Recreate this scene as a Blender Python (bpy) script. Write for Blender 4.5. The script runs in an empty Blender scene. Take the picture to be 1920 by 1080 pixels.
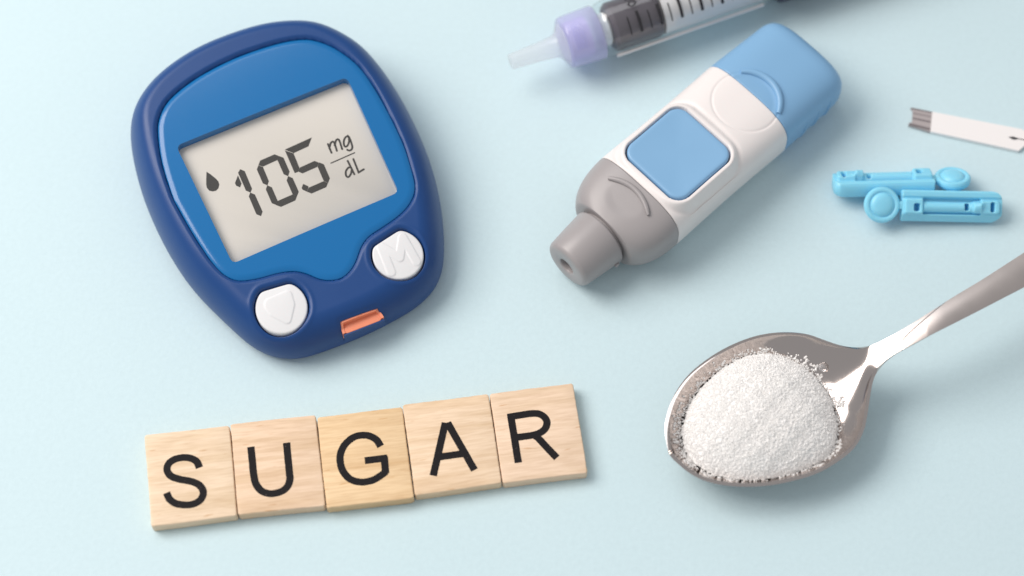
import bpy, bmesh, math, random
import numpy as np
from mathutils import Vector, Matrix
from mathutils.geometry import delaunay_2d_cdt
from mathutils.bvhtree import BVHTree

random.seed(7)
RNG = np.random.default_rng(7)
SC = bpy.context.scene
COL = SC.collection
S = 0.001                      # everything below is written in millimetres, the scene is in metres

# ------------------------------------------------------------------ camera
ELEV = math.radians(65.0)      # camera looks down at 65 degrees
LENS, DIST = 80.0, 486.0       # mm focal length, mm to the table point in the picture's middle
FPX = LENS / 36.0 * 1920.0
CAM = np.array([0.0, -DIST * math.cos(ELEV), DIST * math.sin(ELEV)])
FWD = np.array([0.0, math.cos(ELEV), -math.sin(ELEV)])
UPV = np.array([0.0, math.sin(ELEV), math.cos(ELEV)])


def P(x, y, z=0.0):
    """point of the plane at height z (mm) seen at photo position (x, y)"""
    d = FPX * FWD + (x - 960.0) * np.array([1.0, 0, 0]) + (540.0 - y) * UPV
    t = (z - CAM[2]) / d[2]
    return (CAM + t * d)[:2]


def PP(pts, z=0.0):
    return np.array([P(x, y, z) for x, y in pts])


def zoomed(pts, k, ox, oy):
    return [(ox + a / k, oy + b / k) for a, b in pts]


cd = bpy.data.cameras.new('camera')
cam = bpy.data.objects.new('camera', cd)
COL.objects.link(cam)
cd.lens = LENS
cd.sensor_width = 36.0
cd.clip_start = 0.01
cd.clip_end = 20.0
cam.location = [c * S for c in CAM]
cam.rotation_euler = (math.pi / 2 - ELEV, 0, 0)
cd.dof.use_dof = True
foc = P(960, 640, 4)
cd.dof.focus_distance = float(np.dot(np.array([foc[0], foc[1], 4]) - CAM, FWD)) * S
cd.dof.aperture_fstop = 7.0
SC.camera = cam

# ------------------------------------------------------------------ light
w = bpy.data.worlds.new('World')
SC.world = w
w.use_nodes = True
bg = w.node_tree.nodes['Background']
bg.inputs[0].default_value = (0.955, 0.975, 1.0, 1)
bg.inputs[1].default_value = 0.47


def softbox(name, loc, target, sx, sy, power, color):
    ld = bpy.data.lights.new(name, 'AREA')
    ld.shape = 'RECTANGLE'
    ld.size, ld.size_y = sx * S, sy * S
    ld.energy = power
    ld.color = color
    o = bpy.data.objects.new(name, ld)
    COL.objects.link(o)
    o.location = [c * S for c in loc]
    d = Vector(target) - Vector(loc)
    o.rotation_euler = d.to_track_quat('-Z', 'Y').to_euler()
    return o


softbox('key_softbox', (-600, 190, 700), (-10, 5, 0), 560, 560, 7.6, (1.0, 0.93, 0.875))
softbox('added_fill_light', (-400, 690, 1150), (-20, 30, 0), 700, 700, 3.3, (0.97, 0.985, 1.0))  # added fill lamp, set back so the face plate's upper part mirrors it

SC.view_settings.view_transform = 'Standard'
SC.view_settings.look = 'None'
SC.view_settings.exposure = 0.0
SC.view_settings.gamma = 1.0
SC.cycles.max_bounces = 18
SC.cycles.diffuse_bounces = 14
SC.cycles.glossy_bounces = 6
SC.cycles.transparent_max_bounces = 12


# ------------------------------------------------------------------ materials
def mat(name):
    m = bpy.data.materials.new(name)
    m.use_nodes = True
    nt = m.node_tree
    return m, nt, nt.nodes['Principled BSDF']


def plastic(name, color, rough=0.4, bump=0.0, bscale=4000.0, coat=0.0, spec=0.5, sss=0.0, vary=0.0, rvar=0.0):
    m, nt, b = mat(name)
    b.inputs['Base Color'].default_value = (*color, 1)
    b.inputs['Roughness'].default_value = rough
    b.inputs['Specular IOR Level'].default_value = spec
    if coat:
        b.inputs['Coat Weight'].default_value = coat
        b.inputs['Coat Roughness'].default_value = 0.1
    if sss:
        b.inputs['Subsurface Weight'].default_value = sss
        b.inputs['Subsurface Radius'].default_value = (0.0012, 0.001, 0.001)
        b.inputs['Subsurface Scale'].default_value = 1.0
    tc = nt.nodes.new('ShaderNodeTexCoord')
    if bump:
        n = nt.nodes.new('ShaderNodeTexNoise')
        n.inputs['Scale'].default_value = bscale
        n.inputs['Detail'].default_value = 3
        nt.links.new(tc.outputs['Object'], n.inputs['Vector'])
        bp = nt.nodes.new('ShaderNodeBump')
        bp.inputs['Strength'].default_value = bump
        bp.inputs['Distance'].default_value = 0.00005
        nt.links.new(n.outputs['Fac'], bp.inputs['Height'])
        nt.links.new(bp.outputs['Normal'], b.inputs['Normal'])
    if vary or rvar:
        n2 = nt.nodes.new('ShaderNodeTexNoise')
        n2.inputs['Scale'].default_value = 160.0
        n2.inputs['Detail'].default_value = 5
        nt.links.new(tc.outputs['Object'], n2.inputs['Vector'])
        if vary:
            mx = nt.nodes.new('ShaderNodeMix')
            mx.data_type = 'RGBA'
            mx.inputs[6].default_value = (*[c * (1 - vary) for c in color], 1)
            mx.inputs[7].default_value = (*[min(1, c * (1 + vary)) for c in color], 1)
            nt.links.new(n2.outputs['Fac'], mx.inputs[0])
            nt.links.new(mx.outputs[2], b.inputs['Base Color'])
        if rvar:
            mr = nt.nodes.new('ShaderNodeMapRange')
            mr.inputs[3].default_value = max(0.02, rough - rvar)
            mr.inputs[4].default_value = rough + rvar
            nt.links.new(n2.outputs['Fac'], mr.inputs[0])
            nt.links.new(mr.outputs[0], b.inputs['Roughness'])
    return m


def clear(name, tint=(1, 1, 1), ior=1.45, rough=0.03, body=0.0, bodycol=(1, 1, 1)):
    """clear plastic: light passes straight through, the surface mirrors by Fresnel; body adds milky diffuse"""
    m = bpy.data.materials.new(name)
    m.use_nodes = True
    nt = m.node_tree
    nt.nodes.remove(nt.nodes['Principled BSDF'])
    out = nt.nodes['Material Output']
    tr = nt.nodes.new('ShaderNodeBsdfTransparent')
    tr.inputs[0].default_value = (*tint, 1)
    gl = nt.nodes.new('ShaderNodeBsdfGlossy')
    gl.inputs['Roughness'].default_value = rough
    lw = nt.nodes.new('ShaderNodeLayerWeight')         # Schlick reflectance, the same from both sides
    lw.inputs['Blend'].default_value = 0.5
    pw = nt.nodes.new('ShaderNodeMath')
    pw.operation = 'POWER'
    pw.inputs[1].default_value = 5.0
    nt.links.new(lw.outputs['Facing'], pw.inputs[0])
    r0 = ((ior - 1) / (ior + 1)) ** 2
    fr = nt.nodes.new('ShaderNodeMath')
    fr.operation = 'MULTIPLY_ADD'
    fr.inputs[1].default_value = 1 - r0
    fr.inputs[2].default_value = r0
    nt.links.new(pw.outputs[0], fr.inputs[0])
    base = tr
    if body:
        df = nt.nodes.new('ShaderNodeBsdfDiffuse')
        df.inputs[0].default_value = (*bodycol, 1)
        tl = nt.nodes.new('ShaderNodeBsdfTranslucent')
        tl.inputs[0].default_value = (*bodycol, 1)
        m1 = nt.nodes.new('ShaderNodeMixShader')
        m1.inputs[0].default_value = 0.5
        nt.links.new(df.outputs[0], m1.inputs[1])
        nt.links.new(tl.outputs[0], m1.inputs[2])
        m2 = nt.nodes.new('ShaderNodeMixShader')
        m2.inputs[0].default_value = body
        nt.links.new(tr.outputs[0], m2.inputs[1])
        nt.links.new(m1.outputs[0], m2.inputs[2])
        base = m2
    mx = nt.nodes.new('ShaderNodeMixShader')
    nt.links.new(fr.outputs[0], mx.inputs[0])
    nt.links.new(base.outputs[0], mx.inputs[1])
    nt.links.new(gl.outputs[0], mx.inputs[2])
    nt.links.new(mx.outputs[0], out.inputs['Surface'])
    return m


def paper_material():
    m, nt, b = mat('blue_paper')
    tc = nt.nodes.new('ShaderNodeTexCoord')
    n = nt.nodes.new('ShaderNodeTexNoise')
    n.inputs['Scale'].default_value = 900.0
    n.inputs['Detail'].default_value = 6
    n.inputs['Roughness'].default_value = 0.65
    n2 = nt.nodes.new('ShaderNodeTexNoise')
    n2.inputs['Scale'].default_value = 38.0
    n2.inputs['Detail'].default_value = 4
    nt.links.new(tc.outputs['Object'], n.inputs['Vector'])
    nt.links.new(tc.outputs['Object'], n2.inputs['Vector'])
    r1 = nt.nodes.new('ShaderNodeValToRGB')
    r1.color_ramp.elements[0].position = 0.3
    r1.color_ramp.elements[1].position = 0.7
    c = (0.605, 0.757, 0.803)
    r1.color_ramp.elements[0].color = (*[v * 0.975 for v in c], 1)
    r1.color_ramp.elements[1].color = (*[v * 1.02 for v in c], 1)
    nt.links.new(n.outputs['Fac'], r1.inputs[0])
    mx = nt.nodes.new('ShaderNodeMix')
    mx.data_type = 'RGBA'
    mx.blend_type = 'MULTIPLY'
    mx.inputs[0].default_value = 1.0
    r2 = nt.nodes.new('ShaderNodeValToRGB')
    r2.color_ramp.elements[0].position = 0.35
    r2.color_ramp.elements[1].position = 0.65
    r2.color_ramp.elements[0].color = (0.988, 0.992, 0.992, 1)
    r2.color_ramp.elements[1].color = (1, 1, 1, 1)
    nt.links.new(n2.outputs['Fac'], r2.inputs[0])
    nt.links.new(r1.outputs[0], mx.inputs[6])
    nt.links.new(r2.outputs[0], mx.inputs[7])
    nt.links.new(mx.outputs[2], b.inputs['Base Color'])
    b.inputs['Roughness'].default_value = 0.75
    b.inputs['Specular IOR Level'].default_value = 0.25
    bp = nt.nodes.new('ShaderNodeBump')
    bp.inputs['Strength'].default_value = 0.5
    bp.inputs['Distance'].default_value = 0.00012
    nt.links.new(n.outputs['Fac'], bp.inputs['Height'])
    nt.links.new(bp.outputs['Normal'], b.inputs['Normal'])
    return m


def wood_material(name, light, dark, seed):
    m, nt, b = mat(name)
    tc = nt.nodes.new('ShaderNodeTexCoord')
    mp = nt.nodes.new('ShaderNodeMapping')
    mp.inputs['Location'].default_value = (seed * 0.37, seed * 0.21, seed * 0.11)
    mp.inputs['Rotation'].default_value = (0, 0, math.radians([2, -3, 4, -2, 3][seed % 5]))
    mp.inputs['Scale'].default_value = (0.09, 1.0, 1.0)
    nt.links.new(tc.outputs['Object'], mp.inputs['Vector'])
    n = nt.nodes.new('ShaderNodeTexNoise')          # growth rings seen as long streaks
    n.inputs['Scale'].default_value = 330.0
    n.inputs['Detail'].default_value = 5
    n.inputs['Roughness'].default_value = 0.6
    n.inputs['Distortion'].default_value = 0.6
    nt.links.new(mp.outputs[0], n.inputs['Vector'])
    n2 = nt.nodes.new('ShaderNodeTexNoise')         # fine fibres
    n2.inputs['Scale'].default_value = 2600.0
    n2.inputs['Detail'].default_value = 3
    nt.links.new(mp.outputs[0], n2.inputs['Vector'])
    r = nt.nodes.new('ShaderNodeValToRGB')
    r.color_ramp.elements[0].position = 0.28
    r.color_ramp.elements[0].color = (*[v * 0.93 for v in dark], 1)
    r.color_ramp.elements[1].position = 0.56
    r.color_ramp.elements[1].color = (*light, 1)
    nt.links.new(n.outputs['Fac'], r.inputs[0])
    mx = nt.nodes.new('ShaderNodeMix')
    mx.data_type = 'RGBA'
    mx.blend_type = 'MULTIPLY'
    mx.inputs[0].default_value = 0.55
    r2 = nt.nodes.new('ShaderNodeValToRGB')
    r2.color_ramp.elements[0].position = 0.3
    r2.color_ramp.elements[0].color = (0.78, 0.72, 0.66, 1)
    r2.color_ramp.elements[1].position = 0.62
    r2.color_ramp.elements[1].color = (1, 1, 1, 1)
    nt.links.new(n2.outputs['Fac'], r2.inputs[0])
    nt.links.new(r.outputs[0], mx.inputs[6])
    nt.links.new(r2.outputs[0], mx.inputs[7])
    # sparse dark flecks (resin canals)
    mp2 = nt.nodes.new('ShaderNodeMapping')
    mp2.inputs['Location'].default_value = (seed * 0.53, seed * 0.17, 0)
    mp2.inputs['Scale'].default_value = (0.16, 1.0, 1.0)
    nt.links.new(tc.outputs['Object'], mp2.inputs['Vector'])
    n3 = nt.nodes.new('ShaderNodeTexNoise')
    n3.inputs['Scale'].default_value = 1500.0
    n3.inputs['Detail'].default_value = 1
    nt.links.new(mp2.outputs[0], n3.inputs['Vector'])
    r3 = nt.nodes.new('ShaderNodeValToRGB')
    r3.color_ramp.elements[0].position = 0.70
    r3.color_ramp.elements[0].color = (1, 1, 1, 1)
    r3.color_ramp.elements[1].position = 0.78
    r3.color_ramp.elements[1].color = (0.80, 0.66, 0.52, 1)
    nt.links.new(n3.outputs['Fac'], r3.inputs[0])
    mx3 = nt.nodes.new('ShaderNodeMix')
    mx3.data_type = 'RGBA'
    mx3.blend_type = 'MULTIPLY'
    mx3.inputs[0].default_value = 0.8
    nt.links.new(mx.outputs[2], mx3.inputs[6])
    nt.links.new(r3.outputs[0], mx3.inputs[7])
    nt.links.new(mx3.outputs[2], b.inputs['Base Color'])
    b.inputs['Roughness'].default_value = 0.62
    b.inputs['Specular IOR Level'].default_value = 0.3
    bp = nt.nodes.new('ShaderNodeBump')
    bp.inputs['Strength'].default_value = 0.4
    bp.inputs['Distance'].default_value = 0.00008
    nt.links.new(n2.outputs['Fac'], bp.inputs['Height'])
    nt.links.new(bp.outputs['Normal'], b.inputs['Normal'])
    return m


def ink_material(name, color):
    """printed ink, worn so that the fibres show through a little"""
    m, nt, b = mat(name)
    tc = nt.nodes.new('ShaderNodeTexCoord')
    n = nt.nodes.new('ShaderNodeTexNoise')
    n.inputs['Scale'].default_value = 2400.0
    n.inputs['Detail'].default_value = 4
    nt.links.new(tc.outputs['Object'], n.inputs['Vector'])
    r = nt.nodes.new('ShaderNodeValToRGB')
    r.color_ramp.elements[0].position = 0.66
    r.color_ramp.elements[0].color = (*color, 1)
    r.color_ramp.elements[1].position = 0.80
    r.color_ramp.elements[1].color = (0.16, 0.12, 0.11, 1)
    nt.links.new(n.outputs['Fac'], r.inputs[0])
    nt.links.new(r.outputs[0], b.inputs['Base Color'])
    b.inputs['Roughness'].default_value = 0.65
    b.inputs['Specular IOR Level'].default_value = 0.2
    return m


def steel_material(name, rough, color=(0.56, 0.50, 0.475)):
    m, nt, b = mat(name)
    b.inputs['Base Color'].default_value = (*color, 1)
    b.inputs['Metallic'].default_value = 1.0
    tc = nt.nodes.new('ShaderNodeTexCoord')
    n = nt.nodes.new('ShaderNodeTexNoise')
    n.inputs['Scale'].default_value = 260.0
    n.inputs['Detail'].default_value = 6
    nt.links.new(tc.outputs['Object'], n.inputs['Vector'])
    mr = nt.nodes.new('ShaderNodeMapRange')
    mr.inputs[3].default_value = rough * 0.75
    mr.inputs[4].default_value = rough * 1.25
    nt.links.new(n.outputs['Fac'], mr.inputs[0])
    nt.links.new(mr.outputs[0], b.inputs['Roughness'])
    return m


def sugar_material():
    m, nt, b = mat('sugar_crystals')
    b.inputs['Base Color'].default_value = (0.99, 0.98, 0.97, 1)
    b.inputs['Roughness'].default_value = 0.2
    b.inputs['IOR'].default_value = 1.54
    b.inputs['Specular IOR Level'].default_value = 0.3
    tl = nt.nodes.new('ShaderNodeBsdfTranslucent')
    tl.inputs[0].default_value = (0.985, 0.975, 0.965, 1)
    mx = nt.nodes.new('ShaderNodeMixShader')
    mx.inputs[0].default_value = 0.18
    nt.links.new(b.outputs[0], mx.inputs[1])
    nt.links.new(tl.outputs[0], mx.inputs[2])
    nt.links.new(mx.outputs[0], nt.nodes['Material Output'].inputs['Surface'])
    return m


M = dict(
    paper=paper_material(),
    navy=plastic('navy_soft_plastic', (0.008, 0.055, 0.21), 0.38, spec=0.4, bump=0.25, bscale=5200, vary=0.04, rvar=0.05),
    face=plastic('glossy_blue_face', (0.003, 0.145, 0.40), 0.26, coat=0.5, spec=0.25),
    lcd=plastic('lcd_glass', (0.68, 0.645, 0.59), 0.5, spec=0.3),
    lcdink=plastic('lcd_segment_ink', (0.05, 0.048, 0.045), 0.5, spec=0.3),
    lens=clear('display_lens', ior=1.3),
    white=plastic('white_button_plastic', (0.78, 0.78, 0.79), 0.42, bump=0.12, bscale=3000, sss=0.15),
    orange=plastic('orange_plastic', (0.90, 0.30, 0.17), 0.4, sss=0.1),
    pwhite=plastic('pen_white_plastic', (0.84, 0.79, 0.775), 0.34, bump=0.06, bscale=2500, sss=0.1, rvar=0.04),
    pblue=plastic('pen_blue_plastic', (0.215, 0.42, 0.655), 0.38, bump=0.08, bscale=3500, rvar=0.04),
    pgrey=plastic('pen_grey_plastic', (0.355, 0.33, 0.332), 0.36, bump=0.18, bscale=3500, rvar=0.04),
    hole=plastic('bore_shade_dark', (0.03, 0.027, 0.03), 0.6),  # near-black colour standing in for shade inside the nozzle bore
    lilac=clear('lilac_translucent_plastic', (0.90, 0.90, 0.98), 1.45, 0.12, 0.5, (0.74, 0.74, 0.93)),
    milky=clear('milky_needle_cap', (0.97, 0.97, 0.98), 1.42, 0.2, 0.3, (0.96, 0.95, 0.96)),
    clear=clear('clear_cartridge_plastic', (0.95, 0.975, 0.98), 1.75, 0.05),
    stopper=plastic('dark_rubber_stopper', (0.105, 0.088, 0.105), 0.4),
    rod=plastic('pale_plunger_plastic', (0.78, 0.74, 0.74), 0.35),
    black=plastic('black_print', (0.018, 0.016, 0.02), 0.5),
    penbody=plastic('dark_pen_body', (0.03, 0.033, 0.075), 0.3),
    lancet=plastic('sky_blue_lancet_plastic', (0.27, 0.68, 0.87), 0.38, sss=0.45),
    strip=plastic('white_strip_plastic', (0.90, 0.86, 0.85), 0.45),
    contact=plastic('grey_contact_film', (0.42, 0.37, 0.37), 0.4),
    contactdark=plastic('dark_contact_track', (0.19, 0.165, 0.17), 0.4),
    steel=steel_material('polished_spoon_steel', 0.10),
    satin=steel_material('satin_handle_steel', 0.36),
    sugar=sugar_material(),
    sugarcore=plastic('packed_sugar', (0.99, 0.98, 0.97), 0.6, spec=0.3),
    ink=ink_material('black_letter_ink', (0.009, 0.0075, 0.009)),
)


# ------------------------------------------------------------------ mesh helpers
def mesh(name, verts, faces, m, parent=None, smooth=True, sharp=40, origin=(0, 0, 0), rotz=0.0, recalc=True):
    """verts in mm, world frame; origin/rotz is the frame (mm, rad) the mesh is written in"""
    v = np.asarray(verts, dtype=float).reshape(-1, 3) - np.asarray(origin, dtype=float)
    if rotz:
        c, s = math.cos(-rotz), math.sin(-rotz)
        v = np.stack([v[:, 0] * c - v[:, 1] * s, v[:, 0] * s + v[:, 1] * c, v[:, 2]], 1)
    me = bpy.data.meshes.new(name)
    me.from_pydata((v * S).tolist(), [], faces if isinstance(faces, list) else faces.tolist())
    me.update()
    if recalc:
        bm = bmesh.new()
        bm.from_mesh(me)
        bmesh.ops.recalc_face_normals(bm, faces=bm.faces)
        bm.to_mesh(me)
        bm.free()
    if smooth:
        me.polygons.foreach_set('use_smooth', [True] * len(me.polygons))
        if sharp:
            me.set_sharp_from_angle(angle=math.radians(sharp))
    me.materials.append(m)
    o = bpy.data.objects.new(name, me)
    COL.objects.link(o)
    if parent is not None:
        o.parent = parent
    return o


def tag(o, label, cat=None, group=None, kind=None):
    o['label'] = label
    if cat:
        o['category'] = cat
    if group:
        o['group'] = group
    if kind:
        o['kind'] = kind
    return o


class Thing:
    """an Empty at the thing's base; parts are written in world millimetres or (local=True) in the thing's own frame"""

    def __init__(self, name, label, cat, loc, rotz=0.0, group=None):
        self.o = bpy.data.objects.new(name, None)
        self.o.empty_display_size = 0.01
        COL.objects.link(self.o)
        self.loc = np.array(loc, dtype=float)
        self.rotz = rotz
        self.o.location = self.loc * S
        self.o.rotation_euler = (0, 0, rotz)
        tag(self.o, label, cat, group)

    def part(self, name, vf, m, parent=None, local=False, smooth=True, sharp=40, recalc=True):
        v, f = vf
        kw = {} if local else dict(origin=self.loc, rotz=self.rotz)
        return mesh(name, v, f, m, parent or self.o, smooth, sharp, recalc=recalc, **kw)


def arclen_resample(pts, n, closed=True):
    p = np.asarray(pts, dtype=float)
    if closed:
        p = np.vstack([p, p[:1]])
    d = np.concatenate([[0], np.cumsum(np.linalg.norm(np.diff(p, axis=0), axis=1))])
    t = np.linspace(0, d[-1], n, endpoint=not closed)
    return np.stack([np.interp(t, d, p[:, k]) for k in range(p.shape[1])], 1)


def spline(pts, n, closed=True, sub=14, smooth=0):
    """Catmull-Rom through pts, resampled to n points of equal spacing"""
    p = np.asarray(pts, dtype=float)
    N = len(p)
    out = []
    segs = N if closed else N - 1
    for i in range(segs):
        if closed:
            a, b, c, d = p[i - 1], p[i], p[(i + 1) % N], p[(i + 2) % N]
        else:
            b, c = p[i], p[i + 1]
            a = p[i - 1] if i > 0 else 2 * b - c
            d = p[i + 2] if i + 2 < N else 2 * c - b
        for k in range(sub):
            t = k / sub
            out.append(0.5 * (2 * b + (c - a) * t + (2 * a - 5 * b + 4 * c - d) * t * t + (3 * b - a - 3 * c + d) * t ** 3))
    if not closed:
        out.append(p[-1])
    r = arclen_resample(np.array(out), n, closed)
    for _ in range(smooth):
        if closed:
            r = 0.5 * r + 0.25 * (np.roll(r, 1, 0) + np.roll(r, -1, 0))
    return r


def ccw(poly):
    p = np.asarray(poly, dtype=float)
    x, y = p[:, 0], p[:, 1]
    a = np.sum(x * np.roll(y, -1) - np.roll(x, -1) * y)
    return p if a > 0 else p[::-1].copy()


def normals2(poly):
    """outward normals of a counter-clockwise polygon"""
    t = np.roll(poly, -1, 0) - np.roll(poly, 1, 0)
    t /= np.linalg.norm(t, axis=1)[:, None] + 1e-12
    return np.stack([t[:, 1], -t[:, 0]], 1)


def inset(poly, a):
    return poly - normals2(poly) * a


def round_poly(pts, r, n=6):
    """polygon with its corners rounded to radius r (scalar or one per corner)"""
    p = ccw(pts)
    N = len(p)
    rr = [r] * N if np.isscalar(r) else r
    out = []
    for i in range(N):
        a, b, c = p[i - 1], p[i], p[(i + 1) % N]
        u = (a - b) / np.linalg.norm(a - b)
        v = (c - b) / np.linalg.norm(c - b)
        half = math.acos(max(-1, min(1, float(u @ v)))) / 2
        d = min(rr[i] / math.tan(half), 0.48 * min(np.linalg.norm(a - b), np.linalg.norm(c - b)))
        r_eff = d * math.tan(half)
        mid = (u + v) / np.linalg.norm(u + v)
        ctr = b + mid * (r_eff / math.sin(half))
        a0 = b + u * d - ctr
        a1 = b + v * d - ctr
        t0 = math.atan2(a0[1], a0[0])
        t1 = math.atan2(a1[1], a1[0])
        dt = (t1 - t0 + math.pi) % (2 * math.pi) - math.pi
        for k in range(n + 1):
            t = t0 + dt * k / n
            out.append(ctr + r_eff * np.array([math.cos(t), math.sin(t)]))
    return np.array(out)


def sdf(pts, poly):
    """signed distance of pts (n,2) to a polygon, negative inside"""
    pts = np.asarray(pts, dtype=float)
    a = np.asarray(poly, dtype=float)
    lo, hi = a.min(0) - 4, a.max(0) + 4
    near = np.all((pts > lo) & (pts < hi), axis=1)
    if not near.all():
        res = np.full(len(pts), 9.0)
        if near.any():
            res[near] = sdf(pts[near], poly)
        return res
    b = np.roll(a, -1, 0)
    out = np.empty(len(pts))
    for s in range(0, len(pts), 20000):
        q = pts[s:s + 20000]
        e = b - a
        w_ = q[:, None, :] - a[None]
        t = np.clip((w_ * e[None]).sum(2) / ((e * e).sum(1)[None] + 1e-12), 0, 1)
        d2 = ((w_ - e[None] * t[..., None]) ** 2).sum(2).min(1)
        c1 = (a[None, :, 1] <= q[:, 1, None]) != (b[None, :, 1] <= q[:, 1, None])
        xi = a[None, :, 0] + (q[:, 1, None] - a[None, :, 1]) * e[None, :, 0] / (e[None, :, 1] + 1e-15)
        inside = (np.sum(c1 & (q[:, 0, None] < xi), axis=1) % 2) == 1
        d = np.sqrt(d2)
        out[s:s + 20000] = np.where(inside, -d, d)
    return out


def dist_line(pts, line):
    """distance of pts to an open polyline"""
    pts = np.asarray(pts, dtype=float)
    a = np.asarray(line[:-1], dtype=float)
    b = np.asarray(line[1:], dtype=float)
    e = b - a
    out = np.empty(len(pts))
    for s in range(0, len(pts), 20000):
        w_ = pts[s:s + 20000][:, None, :] - a[None]
        t = np.clip((w_ * e[None]).sum(2) / ((e * e).sum(1)[None] + 1e-12), 0, 1)
        out[s:s + 20000] = np.sqrt(((w_ - e[None] * t[..., None]) ** 2).sum(2).min(1))
    return out


def sstep(x, a, b):
    t = np.clip((x - a) / (b - a), 0, 1)
    return t * t * (3 - 2 * t)


def rings_to_mesh(rings, cap_start=True, cap_end=True):
    """rings: list of (n,3) closed loops"""
    n = len(rings[0])
    v = np.vstack(rings)
    i = np.arange(n)
    j = (i + 1) % n
    f = []
    for k in range(len(rings) - 1):
        o0, o1 = k * n, (k + 1) * n
        f += np.stack([o0 + i, o0 + j, o1 + j, o1 + i], 1).tolist()
    if cap_start:
        f.append(list(range(n))[::-1])
    if cap_end:
        f.append(list(range((len(rings) - 1) * n, len(rings) * n)))
    return v, f


def at_z(poly, z):
    z = np.full(len(poly), z) if np.isscalar(z) else z
    return np.column_stack([poly, z])


def prism(poly, z0, z1, bev=0.3, nb=3, bot=0.0):
    p = ccw(poly)
    rings = []
    if bot:
        rings.append(at_z(inset(p, bot), z0))
        rings.append(at_z(p, z0 + bot))
    else:
        rings.append(at_z(p, z0))
    for k in range(nb + 1):
        t = k / nb * math.pi / 2
        rings.append(at_z(inset(p, bev * (1 - math.cos(t))), z1 - bev + bev * math.sin(t)))
    return rings_to_mesh(rings)


def merge(*parts):
    V, F, o = [], [], 0
    for v, f in parts:
        v = np.asarray(v, dtype=float)
        V.append(v)
        F += [[i + o for i in q] for q in f]
        o += len(v)
    return np.vstack(V), F


def stroke(line, width, z, lift=0.0):
    """flat ribbon along a polyline (butt ends)"""
    p = np.asarray(line, dtype=float)
    t = np.gradient(p, axis=0)
    t /= np.linalg.norm(t, axis=1)[:, None] + 1e-12
    n = np.stack([-t[:, 1], t[:, 0]], 1)
    l, r = p + n * width / 2, p - n * width / 2
    v = np.vstack([at_z(l, z + lift), at_z(r, z + lift)])
    k = len(p)
    return v, [[i, i + 1, k + i + 1, k + i] for i in range(k - 1)]


def flat(poly, z):
    p = ccw(poly)
    return at_z(p, z), [list(range(len(p)))]


def revolve(profile, axis_pt, ax, n=64, closed=False):
    """profile (u, r) turned about the line axis_pt + u*ax"""
    ax = np.asarray(ax, dtype=float)
    ax /= np.linalg.norm(ax)
    side = np.cross(ax, [0, 0, 1.0])
    if np.linalg.norm(side) < 1e-6:
        side = np.array([1.0, 0, 0])
    side /= np.linalg.norm(side)
    up = np.cross(side, ax)
    th = np.linspace(0, 2 * math.pi, n, endpoint=False)
    rings = []
    for u, r in profile:
        rings.append(np.asarray(axis_pt) + ax * u + r * (np.cos(th)[:, None] * side + np.sin(th)[:, None] * up))
    return rings_to_mesh(rings, True, True)


def tube(path, radii, n=12):
    """swept round bar along a 3-D path with one radius per point"""
    p = np.asarray(path, dtype=float)
    t = np.gradient(p, axis=0)
    t /= np.linalg.norm(t, axis=1)[:, None]
    th = np.linspace(0, 2 * math.pi, n, endpoint=False)
    rings = []
    for i in range(len(p)):
        s = np.cross(t[i], [0, 0, 1.0])
        s /= np.linalg.norm(s) + 1e-9
        u = np.cross(s, t[i])
        rings.append(p[i] + radii[i] * (np.cos(th)[:, None] * s + np.sin(th)[:, None] * u))
    return rings_to_mesh(rings)


# ------------------------------------------------------------------ the surface
g = 700.0
sheet = mesh('paper_surface', [(-g, -g, 0), (g, -g, 0), (g, g, 0), (-g, g, 0)], [[0, 1, 2, 3]], M['paper'], smooth=False)
sheet['kind'] = 'structure'
sheet['label'] = 'pale blue matte paper surface under everything'


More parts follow.
